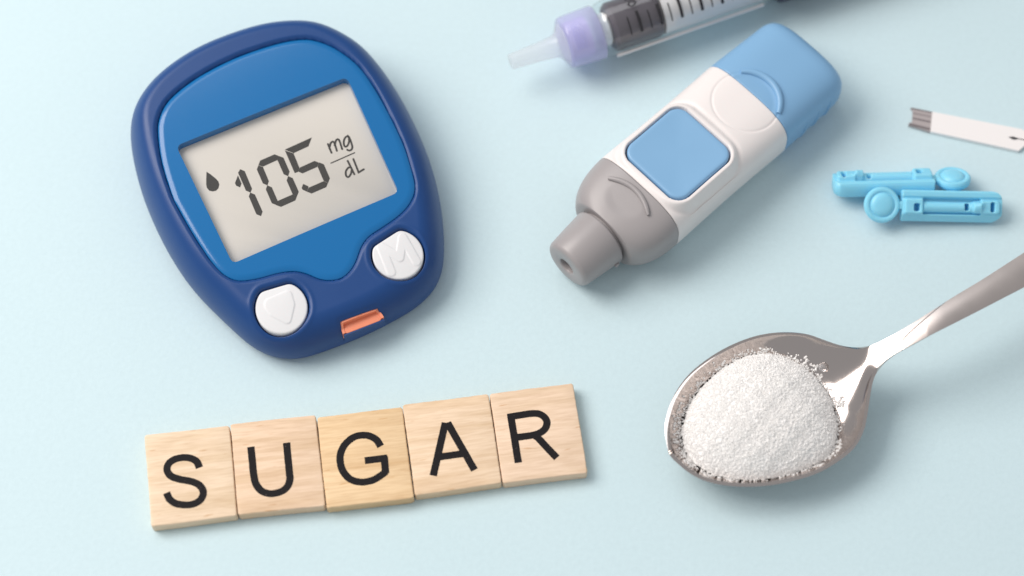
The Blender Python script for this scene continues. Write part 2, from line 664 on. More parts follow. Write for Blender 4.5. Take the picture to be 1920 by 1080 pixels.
# ------------------------------------------------------------------ glucose meter
def build_meter():
    ZM, ZT, RH = 4.8, 14.2, 5.4
    # the case is a wedge: thick at the far end, thinner towards the strip port
    dn = P(437, 494, 14) - P(330, 272, 14)
    dn = dn / np.linalg.norm(dn)
    c0 = P(545, 360, 14)
    SLOPE = 0.125

    def lift(q_):
        return 1 - SLOPE / ZT * ((np.atleast_2d(q_) - c0) @ dn)

    def PM(x, y, z_):
        p_ = P(x, y, z_)
        for _ in range(6):
            p_ = P(x, y, z_ * float(lift(p_)[0]))
        return p_

    def PPM(pts, z_):
        return np.array([PM(x, y, z_) for x, y in pts])

    def warped(vf):
        v_ = np.array(vf[0], dtype=float)
        v_[:, 2] *= lift(v_[:, :2])
        return v_, vf[1]

    RV = ZT - ZM
    sil = [(567, 41), (507, 48), (437, 70), (380, 95), (330, 127), (290, 163), (260, 207), (247, 250), (248, 287), (257, 333),
           (270, 377), (283, 410), (310, 467), (347, 527), (383, 570), (427, 613), (467, 650), (497, 668), (533, 677), (567, 675),
           (630, 653), (687, 630), (740, 603), (783, 577), (813, 547), (827, 520), (833, 483), (832, 433), (826, 378), (813, 320),
           (793, 263), (763, 200), (733, 150), (703, 110), (673, 80), (630, 55), (597, 43)]
    N = 900
    out = spline(ccw(PPM(sil, ZM)), N, smooth=120)
    nn = normals2(out)
    # the far outline is seen on the upper roundness, the near one on the lower: bring both back to mid height
    out[:, 1] -= np.where(nn[:, 1] > 0, 3.3 * nn[:, 1], 0.75 * nn[:, 1])
    out = spline(out[::6], N, smooth=60)
    nn = normals2(out)
    win = [(567, 72), (520, 80), (453, 102), (397, 128), (350, 157), (313, 190), (297, 223), (295, 253), (303, 307), (323, 370),
           (332, 388), (360, 437), (390, 483), (413, 510), (433, 523), (453, 527), (487, 522), (520, 513), (550, 509), (573, 513),
           (597, 523), (617, 526), (640, 522), (657, 508), (668, 490), (678, 463), (693, 443), (720, 425), (750, 403), (770, 380),
           (779, 353), (773, 320), (757, 270), (730, 213), (700, 160), (670, 120), (630, 90), (597, 76)]
    ZF = ZT - 0.1
    face = spline(ccw(PPM(win, ZF)), 420, smooth=4)
    ctr = out.mean(0)

    def dome(q):
        return 0.5 * (1 - ((q[:, 0] - ctr[0]) ** 2 + (q[:, 1] - ctr[1]) ** 2) / 34.0 ** 2)

    def button_outline(c, r, l0, l1):
        c = PM(*c, ZT - 0.3)
        l0, l1 = PM(*l0, ZT - 0.3), PM(*l1, ZT - 0.3)
        d = (l1 - l0) / np.linalg.norm(l1 - l0)
        n = np.array([-d[1], d[0]])
        if (c - l0) @ n > 0:
            n = -n
        th = np.linspace(0, 2 * math.pi, 240, endpoint=False)
        q = c + r * np.stack([np.cos(th), np.sin(th)], 1)
        over = (q - l0) @ n
        q = q - np.maximum(over, 0)[:, None] * n
        return spline(arclen_resample(q, 160), 160, smooth=12), c

    bl, blc = button_outline((527.5, 576), 5.42, (486.7, 547.5), (547.8, 530.5))
    br, brc = button_outline((746, 477), 5.36, (701, 463), (750, 431))

    # port notch at the near end
    A, B = PM(637, 599, ZT - 0.5), PM(707, 572, ZT - 0.5)
    ab = (B - A) / np.linalg.norm(B - A)
    no = np.array([ab[1], -ab[0]])
    if no @ (A - ctr) < 0:
        no = -no
    notch = round_poly([A, B, B + no * 9 + ab * 1.9, A + no * 9 - ab * 0.6], [1.0, 1.0, 0.1, 0.1], 6)

    t = Thing('glucose_meter', 'dark blue glucose meter with lit-grey display reading 105', 'glucose meter', (ctr[0], ctr[1], 0))

    # body: rings from the base up the rounded side, over the rim and in to the middle
    rings = []
    for k in range(9):
        a = k / 8 * math.pi / 2
        rings.append((2.2 * (1 - math.sin(a)), ZM - ZM * math.cos(a)))
    for k in range(1, 46):
        a = k / 45 * math.pi / 2
        rings.append((RH * (1 - math.cos(a)), ZM + RV * math.sin(a)))
    V = [at_z(out - nn * a, z) for a, z in rings]
    last = out - nn * RH
    last = 0.5 * last + 0.25 * (np.roll(last, 1, 0) + np.roll(last, -1, 0))
    MR = 150
    for k in range(1, MR):
        f = 1 - (k / MR) ** 0.92 * 0.995
        V.append(at_z(ctr + (last - ctr) * f, ZT))
    V = np.array(V)
    nr = len(V)
    q = V.reshape(-1, 3)
    up = np.zeros((nr, N), bool)
    up[9:] = True
    up = up.ravel()
    xy = q[:, :2]
    z = q[:, 2].copy()
    dm = np.clip(dome(xy), -0.2, 1)
    inn = sstep(z, ZM, ZT)
    z = np.where(up, z + dm * inn, z)
    idx = np.where(up & (z > 10))[0]
    sf = sdf(xy[idx], face[::2])
    z[idx] -= 0.35 * (1 - sstep(sf, 0.0, 0.75)) + 3.0 * (1 - sstep(sf, -0.35, -0.02))
    for b_ in (bl, br):
        sb = sdf(xy[idx], b_)
        z[idx] += 0.12 * np.exp(-((sb - 1.2) / 0.4) ** 2)
        z[idx] -= 0.25 * (1 - sstep(sb, 0.3, 1.1)) + 2.6 * (1 - sstep(sb, 0.16, 0.42))
    idn = np.where(z > 2)[0]
    sn = sdf(xy[idn], notch)
    floor = 6.0
    d0 = float(-sdf(np.array([(A + B) / 2]), out[::4])[0])
    k = 1 - sstep(sn, -0.35, 0.1)
    z[idn] = np.where(z[idn] > floor, z[idn] * (1 - k) + floor * k, z[idn])
    # a soft lip where the notch meets the shell
    z[idn] -= 0.22 * np.exp(-((sn - 0.3) / 0.35) ** 2) * (z[idn] > floor)
    q = np.column_stack([xy, z])
    i = np.arange(N)
    j = (i + 1) % N
    F = []
    for kk in range(nr - 1):
        F.append(np.stack([kk * N + i, kk * N + j, (kk + 1) * N + j, (kk + 1) * N + i], 1))
    F = np.vstack(F).tolist()
    F.append(list(range(N))[::-1])
    F.append(list(range((nr - 1) * N, nr * N)))
    t.part('shell', warped((q, F)), M['navy'], sharp=0)

    # glossy face plate with the display opening
    lcd_px = [(330, 273), (650, 144), (747.5, 360), (436, 494)]
    zh = ZF + 0.35
    hole = arclen_resample(round_poly(PPM(lcd_px, zh), 1.1, 8), 200)
    hole = ccw(hole)
    face = ccw(face)
    rg = []
    prof = [(0.0, ZF - 2.4), (0.0, ZF - 0.45), (0.05, ZF - 0.36), (0.16, ZF - 0.29), (0.4, ZF - 0.19), (0.75, ZF - 0.08), (1.1, ZF - 0.02), (1.4, ZF)]
    for a, zz in prof:
        pz = inset(face, 0.12 + a)
        rg.append(np.column_stack([pz, zz + dome(pz)]))
    v1, f1 = rings_to_mesh(rg, False, False)
    inner = inset(face, 0.12 + 1.4)
    lo, hi = inner.min(0), inner.max(0)
    gx, gy = np.meshgrid(np.arange(lo[0], hi[0], 0.8), np.arange(lo[1], hi[1], 0.8))
    gp = np.column_stack([gx.ravel(), gy.ravel()])
    gp = gp[(sdf(gp, inner) < -0.4) & (sdf(gp, hole) > 0.4)]
    hb = hole
    pts = [Vector(p) for p in np.vstack([inner, hb, gp])]
    ni, nh = len(inner), len(hb)
    ed = [(k, (k + 1) % ni) for k in range(ni)] + [(ni + k, ni + (k + 1) % nh) for k in range(nh)]
    vo, _, fo, *_ = delaunay_2d_cdt(pts, ed, [], 0, 1e-6)
    vo = np.array([[p.x, p.y] for p in vo])
    cen = np.array([vo[list(fc)].mean(0) for fc in fo])
    keep = (sdf(cen, inner) < 0) & (sdf(cen, hb) > 0)
    fo = [list(fc) for fc, kp in zip(fo, keep) if kp]
    v2 = np.column_stack([vo, ZF + dome(vo)])
    hr = [np.column_stack([hb, ZF + dome(hb)]), np.column_stack([hole, np.full(nh, ZF - 1.6)])]
    v3, f3 = rings_to_mesh(hr, False, False)
    V_, F_ = merge((v1, f1), (v2, fo), (v3, f3))
    fp = t.part('face_plate', warped((V_, F_)), M['face'], sharp=0, recalc=False)
    # exact normals on the gently domed top, so that reflections stay clean
    nv = np.empty(len(V_) * 3)
    fp.data.vertices.foreach_get('normal', nv)
    nv = nv.reshape(-1, 3)

    def domen(q_):
        gx_ = 0.5 * 2 * (q_ - ctr) / 34.0 ** 2 + SLOPE * dn
        n_ = np.column_stack([gx_, np.ones(len(q_))])
        return n_ / np.linalg.norm(n_, axis=1)[:, None]

    n1 = len(v1)
    nv[n1:n1 + len(v2)] = domen(v2[:, :2])
    nv[n1 - len(face):n1] = domen(v1[-len(face):, :2])
    fp.data.normals_split_custom_set_from_vertices(nv.tolist())

    # display panel, its printed marks, and the clear lens over it
    ZL = ZF - 1.45
    back = inset(hole, -0.6)
    lcd = t.part('display_panel', warped(prism(back, ZL - 0.5, ZL, 0.1, 1)), M['lcd'])
    zi = ZL + 0.03

    def zz(pts):
        return PPM(zoomed(pts, 5.818, 370, 240), zi)

    segs = [
        [(443, 520), (480, 605), (465, 645), (425, 628), (412, 600)],
        [(470, 455), (517, 475), (593, 658), (578, 698), (530, 678), (448, 493)],
        [(580, 710), (628, 730), (708, 908), (692, 955), (643, 935), (565, 750)],
        [(690, 355), (840, 290), (885, 308), (868, 350), (718, 418), (672, 402)],
        [(892, 310), (940, 328), (1003, 472), (988, 520), (942, 500), (877, 352)],
        [(668, 412), (716, 430), (777, 577), (762, 620), (715, 600), (652, 455)],
        [(765, 630), (812, 650), (873, 790), (860, 835), (812, 815), (750, 672)],
        [(992, 530), (1040, 550), (1103, 692), (1085, 738), (1040, 720), (977, 575)],
        [(882, 795), (1035, 728), (1082, 745), (1065, 790), (915, 857), (865, 838)],
        [(960, 235), (1243, 107), (1207, 200), (1055, 270)],
        [(960, 252), (1050, 282), (1112, 435), (1095, 475), (1062, 487)],
        [(1125, 430), (1275, 362), (1320, 380), (1303, 425), (1150, 492), (1105, 472)],
        [(1330, 380), (1380, 400), (1443, 545), (1425, 592), (1378, 572), (1315, 425)],
        [(1220, 650), (1375, 583), (1420, 600), (1402, 645), (1248, 712), (1202, 692)],
        [(1155, 612), (1208, 635), (1210, 650), (1195, 692), (1150, 672), (1140, 655)],
    ]
    for s_ in segs:
        q_ = zz(s_)
        t.part('digit_segment', warped(flat(q_.mean(0) + (q_ - q_.mean(0)) * 1.05, zi)), M['lcdink'], lcd, smooth=False)
    drop = [(100, 475), (150, 510), (200, 550), (228, 580), (239, 615), (231, 655), (205, 683), (168, 692), (130, 683), (105, 655), (97, 620), (97, 560)]
    t.part('blood_drop_symbol', warped(flat(zz(drop), zi)), M['lcdink'], lcd, smooth=False)

    def txt(name, lines, wd):
        parts = []
        for n_, (ln, curved) in enumerate(lines):
            p = zz(ln)
            p = spline(p, 26, closed=False) if curved else p
            parts.append(stroke(p, wd, zi, 0.006 * n_))
            for e_ in (p[0], p[-1]):
                th = np.linspace(0, 2 * math.pi, 14, endpoint=False)
                parts.append(flat(e_ + wd / 2 * np.stack([np.cos(th), np.sin(th)], 1), zi + 0.003 + 0.006 * n_))
        t.part(name, warped(merge(*parts)), M['lcdink'], lcd, smooth=False)

    W_ = 0.42
    txt('unit_letter', [([(1424, 175), (1464, 270)], 0), ([(1440, 222), (1455, 165), (1480, 148), (1498, 172), (1522, 248)], 1),
                        ([(1498, 190), (1512, 138), (1535, 122), (1553, 148), (1580, 230)], 1)], W_)
    txt('unit_letter', [([(1652, 100), (1630, 92), (1605, 118), (1597, 165), (1610, 203), (1635, 195), (1655, 150), (1652, 100)], 1),
                        ([(1640, 84), (1660, 110), (1688, 190), (1686, 228), (1662, 246), (1636, 238)], 1)], W_)
    txt('fraction_bar', [([(1458, 383), (1715, 270)], 0)], 0.26)
    txt('unit_letter', [([(1640, 358), (1713, 505)], 0), ([(1670, 428), (1645, 435), (1620, 475), (1624, 522), (1648, 535), (1675, 500), (1684, 455)], 1)], W_)
    txt('unit_letter', [([(1702, 338), (1760, 485)], 0), ([(1757, 486), (1816, 450)], 0)], W_)
    lens = inset(hole, 0.03)
    t.part('display_lens', warped((np.column_stack([lens, ZF - 0.12 + dome(lens)]), [list(range(len(lens)))])), M['lens'], fp)

    # two buttons with raised emblems
    def base_z(q_):
        d_ = np.clip(-sdf(q_, out[::4]), 0, RH)
        return ZM + RV * np.sqrt(1 - ((RH - d_) / RH) ** 2)

    ax_u = (P(437, 494, ZT) - P(330, 272, ZT))
    ax_u = -ax_u / np.linalg.norm(ax_u)           # the meter's own "up"
    ax_r = np.array([ax_u[1], -ax_u[0]])

    def button(outl, c, emblem):
        nth, nrr = len(outl), 44
        ZB = ZT - 0.1
        o = ccw(outl)
        rg_ = [at_z(o, ZT - 2.5)]
        for k_ in range(7):
            a = k_ / 6 * math.pi / 2
            rg_.append(at_z(inset(o, 0.4 * (1 - math.cos(a))), ZB - 0.35 + 0.35 * math.sin(a)))
        base = inset(o, 0.4)
        for k_ in range(1, nrr):
            f_ = 1 - k_ / nrr
            rg_.append(at_z(c + (base - c) * f_, ZB + 0.25 * (1 - f_ * f_)))
        vv, ff = rings_to_mesh(rg_)
        qq = vv[:, :2] - c
        lc = np.stack([qq @ ax_r, qq @ ax_u], 1)
        top = vv[:, 2] > ZB - 0.02
        vv[:, 2] += np.where(top, emblem(lc), 0)
        ring = inset(o, -0.5)
        zr_ = base_z(ring) + dome(ring)
        A_ = np.column_stack([ring - c, np.ones(len(ring))])
        co = np.linalg.lstsq(A_, zr_, rcond=None)[0]
        vv[:, 2] += 0.5 * ((vv[:, :2] - c) @ co[:2]) + co[2] - ZT
        return t.part('button', warped((vv, ff)), M['white'], sharp=60)

    # rounded shield
    sh = round_poly([(-3.3, 2.9), (3.3, 2.7), (2.8, -0.6), (0.0, -4.3), (-2.8, -0.6)], [0.9, 0.9, 1.8, 0.9, 1.8], 6)
    button(bl, blc, lambda l: 0.18 * (1 - sstep(sdf(l, sh), -0.16, 0.16)))
    ml = np.array([(-2.9, -3.0), (-2.5, 2.9), (0.0, -0.9), (2.5, 2.9), (2.9, -3.0)])
    button(br, brc, lambda l: 0.18 * (1 - sstep(dist_line(l, ml), 0.75, 1.05)))

    # orange strip port
    def shellz(dn):
        return ZM + RV * math.sqrt(max(0, 1 - ((RH - dn) / RH) ** 2)) if dn < RH else ZT

    nl = np.linalg.norm(B - A)
    a0, b0 = A + no * 0.05 + ab * 0.05, B + no * 0.05 - ab * 0.05
    ZP = 10.0
    TD = d0 + 0.05
    tray = [a0, b0, b0 + no * TD + ab * 0.45, a0 + no * TD - ab * 0.15]
    tp = round_poly(tray, [0.9, 0.9, 0.2, 0.2], 6)
    port = t.part('strip_port', warped(prism(tp, floor - 0.6, ZP, 0.12, 2)), M['orange'])
    lip = [a0 + no * (TD + 0.02) - ab * 0.3, b0 + no * (TD + 0.02) + ab * 0.6, b0 + no * (TD + 0.15) + ab * 0.7, a0 + no * (TD + 0.15) - ab * 0.3]
    t.part('port_lip', warped(prism(round_poly(lip, 0.1, 3), floor - 0.6, ZP - 0.15, 0.2, 3)), M['navy'])
    # back and side wall of the port
    wl = np.array([a0 + no * max(1.1, TD - 0.15) - ab * 0.1, a0 + no * 0.9 - ab * 0.0, a0 + no * 0.25 + ab * 0.25, a0 + ab * 0.9, b0 - ab * 0.9, b0 + no * 0.25 - ab * 0.25, b0 + no * 0.9 + ab * 0.2, b0 + no * max(1.1, TD - 0.3) + ab * 0.35])
    wl = spline(wl, 60, closed=False)
    hts = []
    for p_ in wl:
        d_ = -sdf(p_[None], out)[0]
        hts.append(max(ZP + 0.2, shellz(max(0.0, d_)) - 0.5))
    hts = np.array(hts)
    tt = np.gradient(wl, axis=0)
    tt /= np.linalg.norm(tt, axis=1)[:, None]
    nw = np.stack([-tt[:, 1], tt[:, 0]], 1)
    rr = []
    for o_, top in ((0.3, 0), (0.3, 1), (-0.25, 1), (-0.25, 0)):
        rr.append(np.column_stack([wl + nw * o_, hts if top else np.full(len(wl), floor - 0.5)]))
    k = len(wl)
    vv = np.vstack(rr)
    ff = []
    for a_ in range(4):
        b_ = (a_ + 1) % 4
        ff += [[a_ * k + i_, a_ * k + i_ + 1, b_ * k + i_ + 1, b_ * k + i_] for i_ in range(k - 1)]
    ff += [[0, k, 2 * k, 3 * k], [k - 1, 2 * k - 1, 3 * k - 1, 4 * k - 1]]
    t.part('port_wall', warped((vv, ff)), M['orange'], port, sharp=50)
    return t


build_meter()


# ------------------------------------------------------------------ wooden letter tiles
def build_tiles():
    ZT = 3.2
    top = [(270, 815), (430.5, 796.5), (593, 778.5), (754.5, 759.5), (916.5, 738.5), (1075.5, 718)]
    botm = [(282.5, 988), (446, 967.5), (611, 951), (777, 931), (942.5, 907.5), (1103, 888)]
    # small misalignments: every tile has its own far and near edge
    off_t = [0.0, 0.2, -0.3, 0.15, 0.1]
    woods = [((0.88, 0.695, 0.51), (0.79, 0.59, 0.385)), ((0.87, 0.655, 0.475), (0.77, 0.545, 0.345)), ((0.86, 0.635, 0.39), (0.76, 0.51, 0.275)),
             ((0.88, 0.68, 0.49), (0.78, 0.56, 0.35)), ((0.87, 0.665, 0.495), (0.78, 0.575, 0.385))]

    def zo(p, o):
        return zoomed(p, 3.485, o, 700)

    Z7, Z8 = 240, 680
    letters = [
        ('S', [(zo([(467, 617), (450, 578), (412, 556), (365, 550), (310, 560), (268, 588), (255, 632), (282, 672), (340, 693), (412, 706), (468, 732), (492, 778), (475, 825), (427, 854), (370, 860), (312, 850), (272, 822), (252, 780)], Z7), 1)]),
        ('U', [(zo([(803, 480), (812, 570), (820, 650), (832, 712), (862, 760), (907, 783), (955, 785), (1010, 768), (1045, 735), (1058, 690), (1055, 650), (1045, 550), (1036, 453)], Z7), 1)]),
        ('G', [([(714, 837), (706, 825), (694, 818), (682, 816), (665, 819), (648, 832), (639, 849), (638, 866), (643, 883), (656, 898), (676, 904), (697, 901), (712, 893), (724, 884)], 1), ([(723, 888), (720.5, 856)], 0), ([(684, 863.8), (726.5, 858.5)], 0)]),
        ('A', [([(812.3, 892), (835, 792.6)], 0), ([(839, 792.6), (889.7, 881.3)], 0), ([(823, 857), (869, 850.5)], 0), ([(830.6, 797.6), (844.4, 795.8)], 0)]),
        ('R', [([(957, 775), (972, 868)], 0), ([(956, 781.5), (976, 778.2), (995.6, 775.5), (1010, 776), (1021, 782.5), (1025.5, 792), (1022.5, 803), (1012.5, 811.5), (995.6, 816.5), (962, 821)], 1), ([(999, 815), (1008, 820), (1017, 830), (1044, 858.6)], 0)]),
    ]
    marks = dict(S='with faint grain, leftmost of the row', U='between the S and G tiles', G='yellowest of the row, in the middle', A='between the G and R tiles', R='rightmost of the row')
    for i in range(5):
        c = PP([botm[i], botm[i + 1], top[i + 1], top[i]], ZT)
        ctr = c.mean(0)
        ex = (c[1] - c[0] + c[2] - c[3])
        rot = math.atan2(ex[1], ex[0])
        c = ctr + (c - ctr) * np.array([0.993, 0.997])
        ez = np.array([-math.sin(rot), math.cos(rot)])
        c = c + ez * off_t[i]
        poly = arclen_resample(round_poly(c, 0.4, 5), 120)
        # sawn edges are never quite straight
        nn = normals2(poly)
        wob = 0.05 * np.sin(np.linspace(0, 2 * math.pi, 120, endpoint=False) * 3 + i * 2.1) + RNG.normal(0, 0.018, 120)
        poly = poly + nn * (wob - 0.04)[:, None]
        zt = ZT + [0.0, 0.06, -0.05, 0.04, 0.0][i]
        light, dark = woods[i]
        m = wood_material('pine_wood', light, dark, i + 1)
        v, f = prism(poly, 0.02, zt, 0.28, 3, 0.25)
        nm, lines = letters[i]
        o = mesh('letter_tile', v, f, m, origin=(ctr[0], ctr[1], 0), rotz=rot, sharp=60)
        o.location = (ctr[0] * S, ctr[1] * S, 0)
        o.rotation_euler = (0, 0, rot)
        tag(o, f'pale wooden letter tile printed with a black {nm}, {marks[nm]}', 'letter tile', 'letter tiles laid in a row')
        parts = []
        for k, (ln, curved) in enumerate(lines):
            p = PP(ln, zt)
            p = spline(p, 90, closed=False) if curved else arclen_resample(p, 30, False)
            st = stroke(p, 1.52 if k < 3 else 1.0, zt + 0.012, 0.004 * k)
            vv = st[0]
            vv[:, :2] += RNG.normal(0, 0.012, (len(vv), 2))
            parts.append((vv, st[1]))
        mesh('printed_letter', *merge(*parts), M['ink'], o, smooth=False, origin=(ctr[0], ctr[1], 0), rotz=rot)


build_tiles()


# ------------------------------------------------------------------ lancing pen
def build_lancing_pen():
    a = P(1062, 492, 9)
    rot = math.radians(43.4)
    t = Thing('lancing_pen', 'lancing pen with grey nozzle, white body and blue end cap', 'lancing pen', (a[0], a[1], 0), rot)
    U0, U1, U2, U3 = 10.9, 21.4, 54.6, 74.8
    HW, H = 12.0, 16.2

    def dims(u):
        """half width, bottom z, top z, roundness exponent"""
        if u <= U1:
            s_ = min(1, max(0, (u - U0 + 0.35) / (U1 - U0 + 0.35)))
            q = math.sqrt(1 - (1 - s_) ** 2.2)
            q2 = s_ ** 0.75
            return 6.9 + (HW - 6.9) * q, 0.7 - 0.5 * q, 13.6 + (H - 13.6) * q2, 2.1 + 0.9 * q
        if u <= U2:
            k = (u - U1) / (U2 - U1)
            waist = 0.35 * math.sin(math.pi * min(1, max(0, (k - 0.05) / 0.9)))
            return HW - waist * 0.6, 0.2, H - 0.5 * k * k, 3.0
        k = (u - U2) / (U3 - U2)
        hw = HW - 0.5 * k
        zt = H - 0.5 - 1.6 * k ** 1.3
        zb = 0.2 + 0.3 * k
        e = max(0.0, (u - (U3 - 5.0)) / 5.0)
        if e > 0:
            r = (1 - min(1, e) ** 2.6) ** (1 / 2.6)
            zc = (zt + zb) / 2 - 1.0
            hw = hw - 5.0 * (1 - r)
            zt = zc + (zt - zc) * (0.35 + 0.65 * r)
            zb = zc - (zc - zb) * (0.35 + 0.65 * r)
        return hw, zb, zt, 3.0

    nt_, nb_ = 170, 44

    def section(u, shrink=0.0):
        hw, zb, zt, n = dims(u)
        hw -= shrink
        zb += shrink
        zt -= shrink
        zc, hh = (zb + zt) / 2, (zt - zb) / 2
        s1 = np.linspace(-1, 1, nt_)
        v1 = np.sin(s1 * math.pi / 2)
        z1 = zc + hh * (1 - np.abs(v1) ** n) ** (1 / n)
        s2 = np.linspace(1, -1, nb_ + 2)[1:-1]
        v2 = np.sin(s2 * math.pi / 2)
        z2 = zc - hh * (1 - np.abs(v2) ** n) ** (1 / n)
        v = np.concatenate([v1, v2]) * hw
        return np.column_stack([np.full(len(v), u), v, np.concatenate([z1, z2])])

    def loft(us, feature=None, seam0=True, seam1=True):
        us = np.asarray(us)
        lo, hi = us[0], us[-1]
        rings = []
        if seam0:
            rings += [section(lo, 0.5), section(lo + 0.02, 0.22), section(lo + 0.08, 0.08)]
        for u in us[1:-1]:
            rings.append(section(u))
        if seam1:
            rings += [section(hi - 0.08, 0.08), section(hi - 0.02, 0.22), section(hi, 0.5)]
        else:
            rings.append(section(hi))
        v, f = rings_to_mesh(rings)
        if feature is not None:
            top = np.tile(np.concatenate([np.ones(nt_), np.zeros(nb_)]), len(rings)) > 0.5
            sel = top & (np.abs(v[:, 1]) < 11.2)
            v[sel, 2] += feature(v[sel])
        return v, f

    bc = np.array([32.4, -0.2])

    def rsq(q, c, half, r):
        d = np.abs(q[:, :2] - c) - (half - r)
        return np.linalg.norm(np.maximum(d, 0), axis=1) + np.minimum(np.maximum(d[:, 0], d[:, 1]), 0) - r

    rc, rr = np.array([52.2, -1.0]), 7.3
    ztop_b = dims(bc[0])[2]

    def body_feature(q):
        dz = np.zeros(len(q))
        d = rsq(q, bc, 10.4, 5.0)
        # the pad round the button is level, so it stands proud of the curved shell at its corners
        pad = ztop_b + 0.35 - q[:, 2]
        kk = 1 - sstep(d, -0.9, 0.35)
        dz += kk * pad
        dz -= 0.18 * np.exp(-((d - 0.55) / 0.5) ** 2)
        db = rsq(q, bc, 8.65, 3.1)
        dz -= 2.4 * (1 - sstep(db, 0.0, 0.3))
        dr = np.linalg.norm(q[:, :2] - rc, axis=1) - rr
        dz -= 0.16 * np.exp(-(dr / 0.22) ** 2) + 0.05 * (1 - sstep(dr, -0.3, 0.1))
        return dz

    us = np.concatenate([[U1], np.arange(U1 + 0.2, U2 - 0.1, 0.2), [U2]])
    body = t.part('body', loft(us, body_feature), M['pwhite'], local=True, sharp=0)

    def cap_feature(q):
        dr = np.linalg.norm(q[:, :2] - rc, axis=1) - rr
        return -0.14 * np.exp(-(dr / 0.22) ** 2) * (q[:, 0] < 58) - 0.25 * (1 - sstep(dr, -1.6, 0.0))

    us = np.concatenate([[U2 + 0.04], np.arange(U2 + 0.2, U3 - 5, 0.22), U3 - 5 * (1 - np.sin(np.linspace(0, math.pi / 2, 26)))])
    cap = t.part('end_cap', loft(us, cap_feature, True, False), M['pblue'], local=True, sharp=0)
    # crescent thumb ridge on the cap
    th = np.radians(np.linspace(-64, 52, 40))
    pr = rc + (rr + 0.1) * np.stack([np.cos(th), np.sin(th)], 1)

    def ztop(u, v):
        hw, zb, zt, n = dims(u)
        zc, hh = (zb + zt) / 2, (zt - zb) / 2
        return zc + hh * (1 - abs(v / hw) ** n) ** (1 / n)

    zr = np.array([ztop(u, v) for u, v in pr])
    rad = 0.85 * np.sin(np.linspace(0.3, math.pi - 0.3, 40)) ** 0.4
    t.part('thumb_ridge', tube(np.column_stack([pr, zr + 0.02]), rad, 14), M['pblue'], cap, local=True)
    # grip ribs down both sides of the cap
    for sgn in (-1, 1):
        for u in (59.6, 63.4, 67.2):
            pts = []
            for k in range(14):
                f_ = k / 13
                zz = 2.2 + 7.2 * f_
                uu = u + 1.6 * f_
                hw, zb, zt, n = dims(uu)
                zc, hh = (zb + zt) / 2, (zt - zb) / 2
                vv = hw * (1 - abs((zz - zc) / hh) ** n) ** (1 / n)
                pts.append((uu, sgn * (vv - 0.12), zz))
            t.part('grip_rib', tube(pts, 0.42 * np.sin(np.linspace(0.2, math.pi - 0.2, 14)) ** 0.6, 10), M['pblue'], cap, local=True)

    # grey front shell with its flat facet
    def shell_feature(q):
        e = np.sqrt(((q[:, 0] - 20.2) / 6.9) ** 2 + (q[:, 1] / 6.6) ** 2)
        plane = 14.15 + (q[:, 0] - 13) * 0.26
        k = 1 - sstep(e, 0.72, 1.05)
        return 0.65 * k * np.minimum(0, plane - q[:, 2])

    us = np.concatenate([[U0], U0 + 0.12 + (U1 - U0 - 0.2) * np.linspace(0, 1, 60) ** 1.4, [U1 - 0.04]])
    gs = t.part('front_shell', loft(us, shell_feature), M['pgrey'], local=True, sharp=0)
    th = np.linspace(-1, 1, 36)
    ry = th * 6.0
    ru = 19.6 - 2.0 * th ** 2 + 0.2
    rz = 14.15 + (ru - 13) * 0.26 + 0.12
    t.part('shell_ridge', tube(np.column_stack([ru, ry, rz]), 0.6 * (1 - np.abs(th) ** 6 * 0.5), 12), M['pgrey'], gs, local=True)
    t.part('alignment_mark', tube([(11.6, 1.6, 13.45), (12.3, 1.6, 13.8), (13.1, 1.6, 14.0)], [0.16, 0.22, 0.16], 8), M['pgrey'], gs, local=True)

    # push button
    r0 = round_poly([(bc[0] - 8.5, bc[1] - 8.5), (bc[0] + 8.5, bc[1] - 8.5), (bc[0] + 8.5, bc[1] + 8.5), (bc[0] - 8.5, bc[1] + 8.5)], 3.0, 14)
    r0 = arclen_resample(r0, 160)
    rg = [at_z(r0, ztop_b - 1.8)]
    for k in range(6):
        a_ = k / 5 * math.pi / 2
        rg.append(at_z(inset(r0, 0.55 * (1 - math.cos(a_))), ztop_b - 0.05 + 0.5 * math.sin(a_)))
    base = inset(r0, 0.55)
    for k in range(1, 14):
        f_ = 1 - k / 14
        rg.append(at_z(bc + (base - bc) * f_, ztop_b + 0.45 - 0.28 * (1 - f_ ** 2)))
    t.part('push_button', rings_to_mesh(rg), M['pblue'], body, local=True, sharp=60)

    # nozzle
    prof = [(5.0, 1.6), (0.4, 1.9), (0.1, 1.98), (0.0, 2.15), (0.0, 4.6), (0.12, 5.1), (0.42, 5.5), (0.95, 5.78),
            (5, 6.25), (9.75, 6.75), (10.05, 6.72), (10.2, 6.5), (10.2, 5.6)]
    v, f = revolve(prof, (0.0, 0.0, 7.0), (1, 0, 0), 96)
    nz = t.part('nozzle', (v, f), M['pgrey'], local=True, sharp=50)
    v, f = revolve([(10.0, 5.7), (11.6, 5.7)], (0, 0, 7.0), (1, 0, 0), 64)
    t.part('neck', (v, f), M['pgrey'], gs, local=True)
    v, f = revolve([(3.0, 0.0005), (3.0, 1.72)], (0, 0, 7.0), (1, 0, 0), 32)
    t.part('bore_shade_disc', (v, f), M['hole'], nz, local=True)  # dark disc across the bore, painting the shade of its depth
    v, f = revolve([(0, 0.55), (0.25, 0.62), (0.5, 0.5)], (0, 0, 0), (1, 0, 0), 20)
    v = v[:, [1, 0, 2]]
    v = v * np.array([1, 1, 1]) + np.array([8.6, -6.9, 5.6])
    t.part('nozzle_tab', (v, f), M['pgrey'], nz, local=True)


build_lancing_pen()


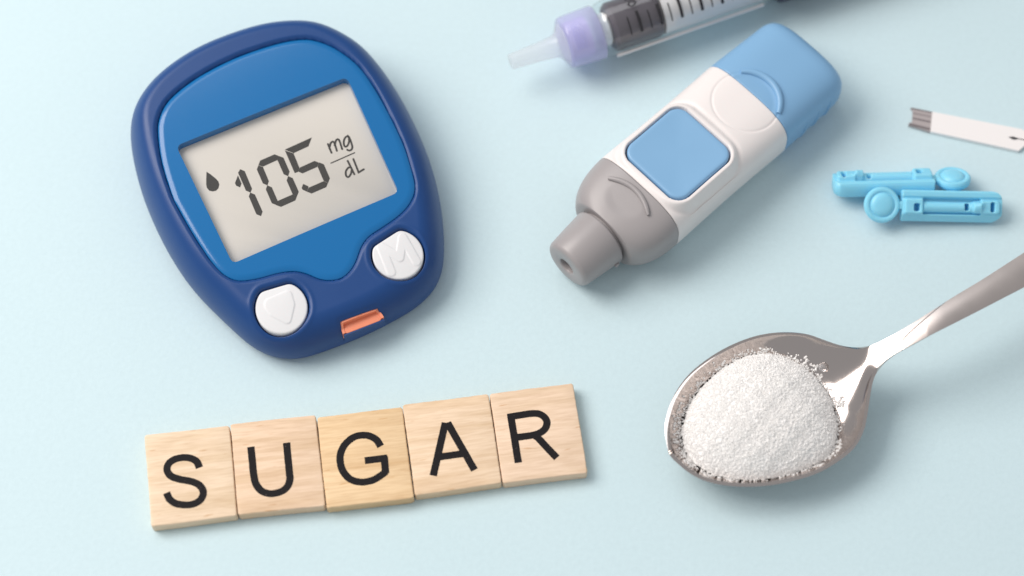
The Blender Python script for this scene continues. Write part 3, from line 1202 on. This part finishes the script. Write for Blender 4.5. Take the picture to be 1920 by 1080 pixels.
# ------------------------------------------------------------------ insulin pen
def build_insulin_pen():
    z0 = 8.2
    a = P(1056, 82, z0)
    rot = math.radians(21.8)
    t = Thing('insulin_pen', 'insulin pen with lilac needle hub, clear cartridge and black dose marks', 'insulin pen', (a[0], a[1], 0), rot)
    ax = (1, 0, 0)

    def rev(prof, n=64):
        return revolve(prof, (0, 0, z0), ax, n)

    t.part('needle_cap', rev([(-12.6, 0.3), (-12.6, 1.5), (-12.35, 1.75), (-6, 2.1), (-2.2, 2.45), (-1.2, 3.0), (-0.5, 4.2), (-0.15, 4.7), (0.05, 4.75)]), M['milky'], local=True)
    hub = t.part('needle_hub', rev([(0.0, 4.2), (0.0, 5.1), (0.25, 5.6), (0.8, 5.85), (7.6, 6.15), (8.05, 6.1), (8.2, 5.9), (8.2, 5.0)], 72), M['lilac'], local=True)
    for k in range(5):
        u = 1.6 + 0.55 * k
        th = np.radians(np.linspace(-8, 52, 14))
        p = np.column_stack([np.full(14, u), -5.95 * np.sin(th), z0 + 5.95 * np.cos(th)])
        t.part('hub_groove', tube(p, np.full(14, 0.14), 8), M['lilac'], hub, local=True)
    t.part('inner_hub', rev([(0.9, 3.6), (0.9, 4.4), (5.8, 4.5), (5.8, 3.6)]), plastic('inner_lilac_plastic', (0.62, 0.59, 0.85), 0.4), local=True)
    R = 6.35
    tb = t.part('cartridge_holder', rev([(8.1, 3.2), (8.1, 4.6), (8.6, 5.5), (9.6, 6.1), (10.8, R), (50.0, R), (50.0, R - 0.4)], 96), M['clear'], local=True)
    t.part('rubber_stopper', rev([(10.6, 3.0), (10.8, 4.9), (11.6, 5.6), (21.2, 5.6), (22.1, 5.2), (22.4, 3.0)]), M['stopper'], tb, local=True)
    t.part('cartridge_neck', rev([(8.3, 2.6), (8.3, 3.6), (10.2, 3.8), (11.1, 3.0)]), plastic('pale_neck_plastic', (0.75, 0.78, 0.80), 0.15), tb, local=True)
    t.part('plunger_rod', rev([(22.5, 3.4), (22.6, 5.4), (49.5, 5.4), (49.6, 3.0)]), M['rod'], tb, local=True)
    rail = np.column_stack([np.linspace(10.5, 46, 8), np.full(8, -6.0), np.full(8, z0 - 2.2)])
    t.part('side_rail', tube(rail, np.full(8, 0.42), 10), M['rod'], tb, local=True)

    def patch(u0, u1, th0, th1, r, n=14):
        th = np.radians(np.linspace(th0, th1, n))
        V = np.vstack([np.column_stack([np.full(n, u), -r * np.sin(th), z0 + r * np.cos(th)]) for u in (u0, u1)])
        return V, [[i, i + 1, n + i + 1, n + i] for i in range(n - 1)]

    for k in range(13):
        u = 14.05 + 2.42 * k
        thick = k % 2 == 1
        hw = 0.36 if thick else 0.16
        t.part('dose_mark', patch(u - hw, u + hw, 14 if thick else 20, 58, R + 0.03), M['black'], tb, local=True)
    # numerals read round the barrel
    glyph = {'0': [[(0.5, 0), (0.12, 0.25), (0.0, 0.75), (0.12, 1.25), (0.5, 1.5), (0.88, 1.25), (1.0, 0.75), (0.88, 0.25), (0.5, 0)]],
             '2': [[(0.0, 1.15), (0.15, 1.42), (0.5, 1.5), (0.88, 1.35), (0.95, 1.05), (0.7, 0.65), (0.25, 0.3), (0.0, 0.03), (1.0, 0.03)]],
             '1': [[(0.1, 1.15), (0.5, 1.5), (0.5, 0.0)]], '4': [[(0.75, 0.0), (0.75, 1.5), (0.0, 0.45), (1.0, 0.45)]], '6': [[(0.9, 1.3), (0.5, 1.5), (0.1, 1.1), (0.0, 0.5), (0.2, 0.08), (0.5, 0.0), (0.85, 0.12), (1.0, 0.45), (0.8, 0.8), (0.45, 0.88), (0.05, 0.6)]]}
    for num, u in (('20', 15.4), ('40', 20.3), ('60', 25.2)):
        for c_i, ch in enumerate(num):
            for ln in glyph[ch]:
                p = np.array(ln)
                p = spline(p, 40, closed=False)
                v, f = stroke(p, 0.28, 0)
                s_ = (v[:, 0] + c_i * 1.45) * 1.15
                uu = u + v[:, 1] * 1.15
                th = np.radians(-24) + s_ / R
                V = np.column_stack([uu, -(R + 0.035) * np.sin(th), z0 + (R + 0.035) * np.cos(th)])
                t.part('dose_numeral', (V, f), M['black'], tb, local=True)
    t.part('pen_barrel', rev([(50.0, 6.4), (50.1, 6.9), (50.6, 7.3), (120, 7.6), (121, 7.2), (121.2, 3)], 80), M['penbody'], local=True)


build_insulin_pen()


# ------------------------------------------------------------------ test strip
def build_strip():
    zb, zt = 0.45, 0.95
    q = [(1706, 217), (1928, 262)]
    c = P(1815, 238, zt)
    t = Thing('test_strip', 'thin white test strip with grey contact end near picture edge', 'test strip', (c[0], c[1], 0))
    white = PP([(1748, 209), (1917, 242), (1930, 252), (1927, 268), (1910, 282.5), (1744.5, 246.5)], zt)
    t.part('strip_body', prism(white, 0.05, zt, 0.08, 2), M['strip'], smooth=False)
    con = PP([(1708, 201), (1748, 209), (1744.5, 246.5), (1703.5, 233.5), (1705.5, 229.5), (1710.5, 229), (1712, 206)], zt)
    con = con - (P(1748, 209, zt) - P(1708, 201, zt)) / 40 * 0.15
    cp = t.part('contact_end', prism(con, 0.05, zt - 0.12, 0.05, 2), M['contact'], smooth=False)
    zl = zt - 0.12 + 0.02
    for a, b, wd in (((1708.5, 203), (1747.5, 210.8), 0.36), ((1711.5, 212), (1746.8, 219), 0.22), ((1711, 221.5), (1745.8, 229), 0.42), ((1704.5, 232.5), (1744.8, 242.5), 0.62)):
        t.part('contact_track', stroke(PP([a, b], zl), wd, zl), M['contactdark'], cp, smooth=False)
    m0 = PP([(1890.5, 257), (1899, 255.8), (1908, 258.5), (1909, 261.5), (1900, 262)], zt + 0.02)
    t.part('sample_mark', flat(m0, zt + 0.02), M['black'], smooth=False)
    t.part('sample_channel', stroke(PP([(1909, 260), (1929, 263.5)], zt + 0.02), 0.3, zt + 0.022), M['contactdark'], smooth=False)


build_strip()


# ------------------------------------------------------------------ lancets
def lancet_parts():
    """body along +x from x=0, twist-off disc centred at x=-4.3; z=0 is the underside"""
    L, HWD = 21.6, 3.35
    nx, ny = 230, 84
    xs = np.linspace(0, L, nx)
    ts = np.linspace(-1, 1, ny)

    def half(x):
        e = np.clip((x - (L - 2.4)) / 2.4, 0, 1)
        b = np.clip((0.35 - x) / 0.35, 0, 1)
        return HWD - 2.2 * (1 - np.sqrt(1 - e ** 2 * 0.999)) - 0.25 * b * b

    X = np.repeat(xs, ny)
    Y = np.concatenate([ts * half(x) for x in xs])

    def box(x0, x1, y0, y1, r=0.35):
        cx, cy, hx, hy = (x0 + x1) / 2, (y0 + y1) / 2, (x1 - x0) / 2, (y1 - y0) / 2
        d0 = np.abs(X - cx) - hx + r
        d1 = np.abs(Y - cy) - hy + r
        return np.hypot(np.maximum(d0, 0), np.maximum(d1, 0)) + np.minimum(np.maximum(d0, d1), 0) - r

    Z = np.full(len(X), 3.0)
    Z += 0.35 * sstep(Y, 1.6, 2.1) * (1 - sstep(Y, 2.95, 3.3))
    rod = np.clip(1 - ((Y + 0.25) / 1.25) ** 2, 0, 1)
    chan = 1 - sstep(box(4.4, L - 4.6, -1.9, 1.7), -0.3, 0.1)
    Z += chan * (-1.1 + 1.7 * np.sqrt(rod))
    for bx, h in ((box(0.2, 4.4, -1.9, 1.5, 0.5), 0.95), (box(L - 6.6, L - 0.6, -1.6, 1.3, 0.8), 0.95)):
        Z += h * (1 - sstep(bx, -0.35, 0.2))
    bump = np.exp(-(((X - (L - 4.9)) / 0.9) ** 2 + ((Y - 0.55) / 0.7) ** 2))
    Z += 0.5 * bump
    for hx in (box(2.3, 3.6, -1.25, 0.45, 0.45), box(13.4, 14.4, -0.9, 0.6, 0.35), box(L - 2.7, L - 1.75, -1.2, 1.0, 0.45)):
        Z -= 2.6 * (1 - sstep(hx, -0.22, 0.08))
    Z -= 1.5 * sstep(-Y, 1.9, 2.2) * (0.25 + 0.75 * sstep(-Y, 2.0, 3.2))
    edge = np.minimum(1, (HWD - np.abs(Y)) / 0.3)
    Z -= 0.25 * (1 - np.clip(edge, 0, 1)) ** 2
    Z = np.maximum(Z, 0.9)
    V = np.column_stack([X, Y, Z])
    F = []
    ii, jj = np.meshgrid(np.arange(nx - 1), np.arange(ny - 1), indexing='ij')
    a = (ii * ny + jj).ravel()
    F = np.stack([a, a + ny, a + ny + 1, a + 1], 1).tolist()
    rim = [k * ny for k in range(nx)] + [(nx - 1) * ny + k for k in range(1, ny)] + [k * ny + ny - 1 for k in range(nx - 2, -1, -1)] + [k for k in range(ny - 2, 0, -1)]
    nV = len(V)
    low = V[rim].copy()
    low[:, 2] = 0.25
    low2 = V[rim].copy()
    low2[:, :2] = np.array([L / 2, 0]) + (low2[:, :2] - np.array([L / 2, 0])) * np.array([0.985, 0.93])
    low2[:, 2] = 0.0
    n = len(rim)
    V = np.vstack([V, low, low2])
    for k in range(n):
        k2 = (k + 1) % n
        F.append([rim[k], rim[k2], nV + k2, nV + k])
        F.append([nV + k, nV + k2, nV + n + k2, nV + n + k])
    F.append([nV + n + k for k in range(n)])
    body = (V, F)
    prof = [(-1.25, 0.01), (-1.25, 2.6), (-1.1, 3.2), (-0.55, 3.75), (0.05, 3.9), (0.6, 3.85), (0.98, 3.55), (1.08, 3.2), (1.0, 2.9), (0.84, 2.72), (0.86, 2.55), (1.12, 2.35), (1.4, 1.9), (1.55, 1.2), (1.6, 0.5), (1.6, 0.01)]
    disc = revolve(prof, (-4.35, 0, 1.9), (0, 0, 1), 72)
    nk = prism(round_poly([(-0.75, -0.8), (0.3, -0.9), (0.3, 0.9), (-0.75, 0.8)], 0.2, 3), 1.1, 2.7, 0.2, 2)
    return body, disc, nk


def build_lancets():
    body, disc, nk = lancet_parts()

    def root(label):
        o = bpy.data.objects.new('lancet', None)
        o.empty_display_size = 0.01
        COL.objects.link(o)
        return tag(o, label, 'lancet', 'pair of blue lancets')

    r1 = root('sky blue lancet lying in front, its round twist cap facing the viewer')
    kids = [mesh('lancet_body', *body, M['lancet'], r1, sharp=0), mesh('twist_cap', *disc, M['lancet'], r1, sharp=35), mesh('cap_neck', *nk, M['lancet'], r1)]
    d = P(1653, 384, 4.6)                     # its cap leans on the other lancet, the far end lies on the paper
    e = P(1880, 388, 3.4)
    rz = math.atan2(e[1] - d[1], e[0] - d[0])
    r1.matrix_world = (Matrix.Translation((d[0] * S, d[1] * S, 4.6 * S)) @ Matrix.Rotation(rz, 4, 'Z') @ Matrix.Rotation(math.radians(3), 4, 'Y')
                       @ Matrix.Rotation(math.radians(26), 4, 'X') @ Matrix.Translation((4.35 * S, 0, -1.9 * S)))
    r2 = root('sky blue lancet rolled on its side behind the other, cap tilted')
    for k in kids:
        c = k.copy()
        COL.objects.link(c)
        c.parent = r2
    d = P(1788, 336, 3.4)
    e = P(1560, 342, 3.4)
    rz = math.atan2(e[1] - d[1], e[0] - d[0])
    o = d + 4.6 * np.array([math.cos(rz), math.sin(rz)])
    roll = math.radians(31)
    m = Matrix.Translation((o[0] * S, o[1] * S, 3.4 * S)) @ Matrix.Rotation(rz, 4, 'Z') @ Matrix.Rotation(roll, 4, 'X') @ Matrix.Translation((0, 0, -1.9 * S))
    r2.matrix_world = m


build_lancets()


# ------------------------------------------------------------------ spoon and sugar
def build_spoon():
    upper_b = [(1260, 845), (1255, 828), (1254, 809), (1257, 778), (1270.5, 742), (1296, 706), (1332, 676), (1373, 652), (1418, 635), (1462, 628), (1504, 630), (1540, 641), (1573, 655), (1598, 659.5)]
    lower_b = [(1260, 845), (1273, 862), (1301, 884), (1334, 898), (1379, 905), (1434, 904), (1484, 895), (1532, 880), (1573, 856), (1598, 834), (1612, 809), (1620.5, 778), (1625, 739), (1629, 714)]
    upper_h = [(1598, 659.5), (1631, 649), (1672, 628.6), (1720, 600), (1783, 560), (1841, 525), (1889, 494), (1920, 474), (1990, 428), (2080, 370)]
    lower_h = [(1629, 714), (1634, 701), (1653, 681), (1679, 662), (1706, 648), (1744, 628.6), (1793, 604.5), (1841, 580), (1889, 555), (1920, 539), (1990, 502), (2080, 450)]
    NB, NH, NT = 150, 190, 73

    def zr_bowl(s):
        return 8.2 + 0.6 * s + 1.2 * s ** 5

    def zr_hand(s):
        x = s
        return 10.0 + 7.0 * sstep(np.asarray(x), -0.28, 0.34) + 1.2 * sstep(np.asarray(x), 0.1, 0.7) - 2.0 * sstep(np.asarray(x), 0.7, 1.3)

    sb = (1 - np.cos(np.linspace(0, math.pi * 0.5, NB))) ** 1.0
    sb = np.clip(sb, 0.006, 1)
    sb = np.unique(sb)
    NB = len(sb)
    sh = np.linspace(0, 1, NH)

    # one curve round the whole bowl, split at the tip, so that the tip stays round
    loop = spline(np.array(lower_b[::-1] + upper_b[2:], dtype=float), 1600, closed=False)
    tip = int(np.argmin(np.hypot(loop[:, 0] - 1260, loop[:, 1] - 846)))

    def at_frac(pts, fr, zfun):
        if pts is upper_b:
            p = loop[tip:]
        elif pts is lower_b:
            p = loop[:tip + 1][::-1]
        else:
            p = spline(np.array(pts, dtype=float), 800, closed=False)
        d = np.concatenate([[0], np.cumsum(np.linalg.norm(np.diff(p, axis=0), axis=1))])
        d /= d[-1]
        px = np.stack([np.interp(fr, d, p[:, k]) for k in range(2)], 1)
        return np.array([P(x, y, float(z)) for (x, y), z in zip(px, zfun)])

    zb, zh = zr_bowl(sb), zr_hand(sh)
    zh = zh + (zb[-1] - zh[0]) * (1 - sh) ** 6
    ub, lb = at_frac(upper_b, sb, zb), at_frac(lower_b, sb, zb)
    uh, lh = at_frac(upper_h, sh, zh), at_frac(lower_h, sh, zh)
    UU = np.vstack([ub, uh[1:]])
    LL = np.vstack([lb, lh[1:]])
    ZE = np.concatenate([zb, zh[1:]])
    # smooth the joint of bowl and handle
    for _ in range(40):
        for arr in (UU, LL):
            arr[NB - 16:NB + 16] = 0.5 * arr[NB - 16:NB + 16] + 0.25 * (arr[NB - 17:NB + 15] + arr[NB - 15:NB + 17])
        for _k in range(8):
            ZE[NB - 50:NB + 50] = 0.5 * ZE[NB - 50:NB + 50] + 0.25 * (ZE[NB - 51:NB + 49] + ZE[NB - 49:NB + 51])
    ns = len(UU)
    # bowl depth per station (negative = hollow), handle is crowned
    mid = (UU + LL) / 2
    ln = np.concatenate([[0], np.cumsum(np.linalg.norm(np.diff(mid, axis=0), axis=1))])
    lbowl = ln[NB - 1]
    x = np.clip(ln / lbowl, 0, 1.3)
    dep = -7.9 * np.clip(1 - np.abs((x - 0.46) / 0.462) ** 2.4, 0, 1) ** 0.68
    dep = np.where(x > 0.46, -7.9 * np.clip(1 - np.abs((x - 0.46) / 0.64) ** 2.0, 0, 1) ** 1.7, dep)
    wdt = np.linalg.norm(UU - LL, axis=1)
    crown = 0.4 * sstep(ln, lbowl - 2, lbowl + 26)
    for _ in range(60):
        dep[3:-3] = 0.5 * dep[3:-3] + 0.25 * (dep[2:-4] + dep[4:-2])
    tv = np.sin(np.linspace(-1, 1, NT) * math.pi / 2)
    V = np.empty((ns, NT, 3))
    for i in range(ns):
        c, h = (UU[i] + LL[i]) / 2, (UU[i] - LL[i]) / 2
        V[i, :, :2] = c + tv[:, None] * h
        prof = (1 - np.abs(tv) ** 2.1) ** 0.85
        lip = 0.0
        V[i, :, 2] = ZE[i] + dep[i] * prof + crown[i] * (1 - tv ** 2)
    # raised tongue where the handle pattern starts
    q = V.reshape(-1, 3)
    sgrid = np.repeat(ln, NT) - lbowl
    tgrid = np.tile(tv, ns)
    tongue = sgrid - (8.6 + 5.5 * np.clip(tgrid + 0.35, 0, 2) ** 2.0 + 1.0 * np.clip(-0.35 - tgrid, 0, 1))
    q[:, 2] += 0.16 * sstep(tongue, 0.0, 0.9) * (sgrid > 2)
    top = q.copy()
    a = (np.arange(ns - 1)[:, None] * NT + np.arange(NT - 1)[None]).ravel()
    F = np.stack([a, a + NT, a + NT + 1, a + 1], 1).tolist()
    c = P(1450, 770, 5)
    o = mesh('spoon', top, F, M['steel'], origin=(c[0], c[1], 0), sharp=0)
    bm = bmesh.new()
    bm.from_mesh(o.data)
    bmesh.ops.remove_doubles(bm, verts=bm.verts, dist=1e-6)
    bmesh.ops.recalc_face_normals(bm, faces=bm.faces)
    up = sum(f.normal.z for f in bm.faces)
    if up < 0:
        bmesh.ops.reverse_faces(bm, faces=bm.faces)
    bm.to_mesh(o.data)
    bm.free()
    o.location = (c[0] * S, c[1] * S, 0)
    md = o.modifiers.new('thickness', 'SOLIDIFY')
    md.thickness = 0.75 * S
    md.offset = -1
    md.use_even_offset = False
    bv = o.modifiers.new('edge', 'BEVEL')
    bv.width = 0.18 * S
    bv.segments = 3
    bv.limit_method = 'ANGLE'
    bv.angle_limit = math.radians(50)
    for p in o.data.polygons:
        p.use_smooth = True
    o.data.materials.append(M['satin'])
    for p in o.data.polygons:
        q_ = p.center / S + Vector((c[0], c[1], 0))
        k_ = int(np.argmin((mid[:, 0] - q_.x) ** 2 + (mid[:, 1] - q_.y) ** 2))
        if ln[k_] - lbowl > 9.0:
            p.material_index = 1
    tag(o, 'polished steel spoon holding a heap of white sugar', 'spoon')
    return top, F, np.vstack([UU, LL[::-1]])


spoon_v, spoon_f, spoon_outline = build_spoon()


def build_sugar():
    bvh = BVHTree.FromPolygons([Vector(p) for p in spoon_v], spoon_f)

    def surf(x, y):
        h = bvh.ray_cast(Vector((x, y, 60)), Vector((0, 0, -1)))
        return h[0].z if h[0] is not None else None

    edge_px = zoomed([(185, 490), (150, 590), (145, 690), (150, 770), (205, 875), (330, 955), (480, 993), (600, 1000), (720, 995), (900, 945), (1080, 885), (1180, 795), (1195, 700), (1170, 480), (1110, 370), (1000, 245), (880, 175), (740, 140), (600, 150), (480, 205), (380, 275), (270, 365)], 3.6, 1240, 620)
    poly = ccw(PP(edge_px, 7.5))
    poly = spline(poly, 240)
    nn = normals2(poly)
    ang = np.linspace(0, 2 * math.pi, 240, endpoint=False)
    poly = poly + nn * (0.25 * np.sin(ang * 17 + 1) + 0.2 * np.sin(ang * 31) + RNG.normal(0, 0.12, 240))[:, None]
    ctr = poly.mean(0)
    edge_z = []
    for p in poly:
        z = surf(*p)
        if z is None:
            z = surf(*(ctr + (p - ctr) * 0.94)) or 7.0
        edge_z.append(z)
    edge_z = np.array(edge_z)
    for _ in range(120):
        edge_z = 0.5 * edge_z + 0.25 * (np.roll(edge_z, 1) + np.roll(edge_z, -1))
    rel = poly - ctr
    ths = np.unwrap(np.arctan2(rel[:, 1], rel[:, 0]))
    rad = np.linalg.norm(rel, axis=1)
    if ths[-1] < ths[0]:
        ths, rad, edge_z = ths[::-1], rad[::-1], edge_z[::-1]
    thx = np.concatenate([ths - 2 * math.pi, ths, ths + 2 * math.pi])
    rad_s = rad.copy()
    for _ in range(150):
        rad_s = 0.5 * rad_s + 0.25 * (np.roll(rad_s, 1) + np.roll(rad_s, -1))
    rx, zx = np.tile(rad_s, 3), np.tile(edge_z, 3)
    ph = RNG.uniform(0, 6.28, 8)

    def height(x, y):
        dx, dy = x - ctr[0], y - ctr[1]
        th = np.arctan2(dy, dx)
        rr = np.interp(th, thx, rx)
        ze = np.interp(th, thx, zx)
        f = np.clip(np.hypot(dx, dy) / rr, 0, 1)
        ztop = 12.6
        k = (1 - f ** 2.0) ** 0.75
        lum = 0.22 * np.sin(0.55 * x + ph[0]) * np.sin(0.6 * y + ph[1]) + 0.14 * np.sin(1.3 * x + ph[2]) * np.sin(1.1 * y + ph[3])
        return ze + (ztop - ze) * k + lum * np.clip(1 - f, 0, 0.3) * 3

    # core of the heap
    nr, nt = 46, 180
    th = np.linspace(0, 2 * math.pi, nt, endpoint=False)
    rings = []
    for k in range(nr):
        f = 1 - k / nr
        r_ = np.interp(th, thx, rx) * f * 0.985
        x, y = ctr[0] + r_ * np.cos(th), ctr[1] + r_ * np.sin(th)
        rings.append(np.column_stack([x, y, height(x, y) - 0.05]))
    core_v, core_f = rings_to_mesh(rings, False, True)

    # crystals
    pos = []
    lo, hi = poly.min(0), poly.max(0)
    cand = RNG.uniform(lo, hi, (46000, 2))
    cand = cand[sdf(cand, poly) < -0.05][:15000]
    hz = height(cand[:, 0], cand[:, 1])
    jit = RNG.uniform(-0.12, 0.06, len(cand))
    C1 = np.column_stack([cand, hz + jit])
    s1 = RNG.uniform(0.09, 0.2, len(C1))
    # loose crystals along the edge of the heap
    k = RNG.integers(0, 240, 700)
    off = np.abs(RNG.normal(0, 0.4, 700))
    e = poly[k] + nn[k] * off[:, None]
    # stray crystals clinging to the hollow at the tip side and in two small clumps by the neck
    tip = zoomed([(100, 560), (125, 530), (90, 610), (115, 640), (80, 700), (105, 720), (95, 770), (120, 800), (140, 560), (110, 590), (130, 500), (150, 440), (195, 375), (290, 290), (345, 238), (150, 850), (175, 880)], 3.6, 1240, 620)
    clump = zoomed([(975, 180), (985, 200), (970, 210), (1010, 230), (1030, 235), (1045, 250), (1040, 262), (1060, 240), (1170, 490), (1190, 480), (1205, 465), (1215, 490), (1228, 480), (1225, 505), (1200, 500), (1215, 445), (1090, 345), (1130, 400)], 3.6, 1240, 620)
    extra, es = [], []
    for i, (x, y) in enumerate(tip):
        p = P(x, y, 7.5)
        n_ = 9 if i < 11 else 3
        for _ in range(n_):
            extra.append(p + RNG.normal(0, 0.65, 2))
            es.append(RNG.uniform(0.08, 0.2))
    for x, y in clump:
        p = P(x, y, 6.5)
        for _ in range(2):
            extra.append(p + RNG.normal(0, 0.14, 2))
            es.append(RNG.uniform(0.16, 0.27))
    e = np.vstack([e, np.array(extra)])
    es = np.concatenate([RNG.uniform(0.1, 0.19, 700), np.array(es)])
    keep, zz = [], []
    rim = sdf(e, spoon_outline)
    for i, p in enumerate(e):
        z = surf(*p)
        if z is not None and (rim[i] < -1.0 or (rim[i] < -0.5 and random.random() < 0.25)):
            keep.append(i)
            zz.append(z + es[i] * 0.7)
    C2 = np.column_stack([e[keep], zz])
    C = np.vstack([C1, C2])
    s = np.concatenate([s1, es[keep]])
    n = len(C)
    cube = np.array([(-1, -1, -1), (1, -1, -1), (1, 1, -1), (-1, 1, -1), (-1, -1, 1), (1, -1, 1), (1, 1, 1), (-1, 1, 1)], float)
    fc = np.array([(0, 3, 2, 1), (4, 5, 6, 7), (0, 1, 5, 4), (1, 2, 6, 5), (2, 3, 7, 6), (3, 0, 4, 7)])
    qq = RNG.normal(size=(n, 4))
    qq /= np.linalg.norm(qq, axis=1)[:, None]
    w_, x_, y_, z_ = qq.T
    Rm = np.stack([1 - 2 * (y_ * y_ + z_ * z_), 2 * (x_ * y_ - z_ * w_), 2 * (x_ * z_ + y_ * w_), 2 * (x_ * y_ + z_ * w_), 1 - 2 * (x_ * x_ + z_ * z_), 2 * (y_ * z_ - x_ * w_),
                   2 * (x_ * z_ - y_ * w_), 2 * (y_ * z_ + x_ * w_), 1 - 2 * (x_ * x_ + y_ * y_)], 1).reshape(n, 3, 3)
    asp = RNG.uniform(0.7, 1.25, (n, 1, 3))
    taper = 1 - 0.25 * (cube[None, :, 2:3] > 0) * RNG.uniform(0, 1, (n, 1, 1))
    loc = cube[None] * asp * np.concatenate([taper, taper, np.ones_like(taper)], 2) * s[:, None, None]
    loc += RNG.normal(0, 0.03, loc.shape)
    V = np.einsum('nij,nkj->nki', Rm, loc) + C[:, None, :]
    V = V.reshape(-1, 3)
    F = (np.arange(n)[:, None, None] * 8 + fc[None]).reshape(-1, 4)
    off_ = len(core_v)
    o = Thing('sugar_heap', 'heap of white granulated sugar crystals in the spoon bowl', 'sugar', (ctr[0], ctr[1], 0))
    o.o['kind'] = 'stuff'
    allv = np.vstack([core_v, V])
    allf = core_f + (F + off_).tolist()
    COL.objects.unlink(o.o)
    bpy.data.objects.remove(o.o)
    me = bpy.data.meshes.new('sugar_heap')
    me.from_pydata(((allv - np.array([ctr[0], ctr[1], 0])) * S).tolist(), [], allf)
    me.update()
    me.materials.append(M['sugar'])
    me.materials.append(M['sugarcore'])
    ob = bpy.data.objects.new('sugar_heap', me)
    COL.objects.link(ob)
    ob.location = (ctr[0] * S, ctr[1] * S, 0)
    sm = np.zeros(len(allf), bool)
    sm[:len(core_f)] = True
    me.polygons.foreach_set('use_smooth', sm)
    me.polygons.foreach_set('material_index', sm.astype(np.int32))
    tag(ob, 'heap of white granulated sugar crystals in the spoon bowl', 'sugar', None, 'stuff')
    # one large clear bead of sugar by the neck
    p = P(1543.5, 690, 6.5)
    z = surf(*p) or 5
    bmx = bmesh.new()
    bmesh.ops.create_icosphere(bmx, subdivisions=3, radius=1.0)
    vv = np.array([tuple(v.co) for v in bmx.verts]) * np.array([1.1, 0.95, 0.62])
    vv += 0.04 * np.sin(vv[:, [1, 2, 0]] * 4)
    ff = [[v.index for v in f.verts] for f in bmx.faces]
    bmx.free()
    gm, nt, b = mat('clear_sugar_bead')
    b.inputs['Base Color'].default_value = (0.96, 0.95, 0.95, 1)
    b.inputs['Roughness'].default_value = 0.08
    b.inputs['Transmission Weight'].default_value = 0.9
    b.inputs['IOR'].default_value = 1.45
    bd = mesh('sugar_bead', vv + np.array([0, 0, 0.5]), ff, gm, sharp=0)
    bd.location = (p[0] * S, p[1] * S, z * S)
    tag(bd, 'single clear sugar bead beside the heap near the spoon neck', 'sugar bead')


build_sugar()
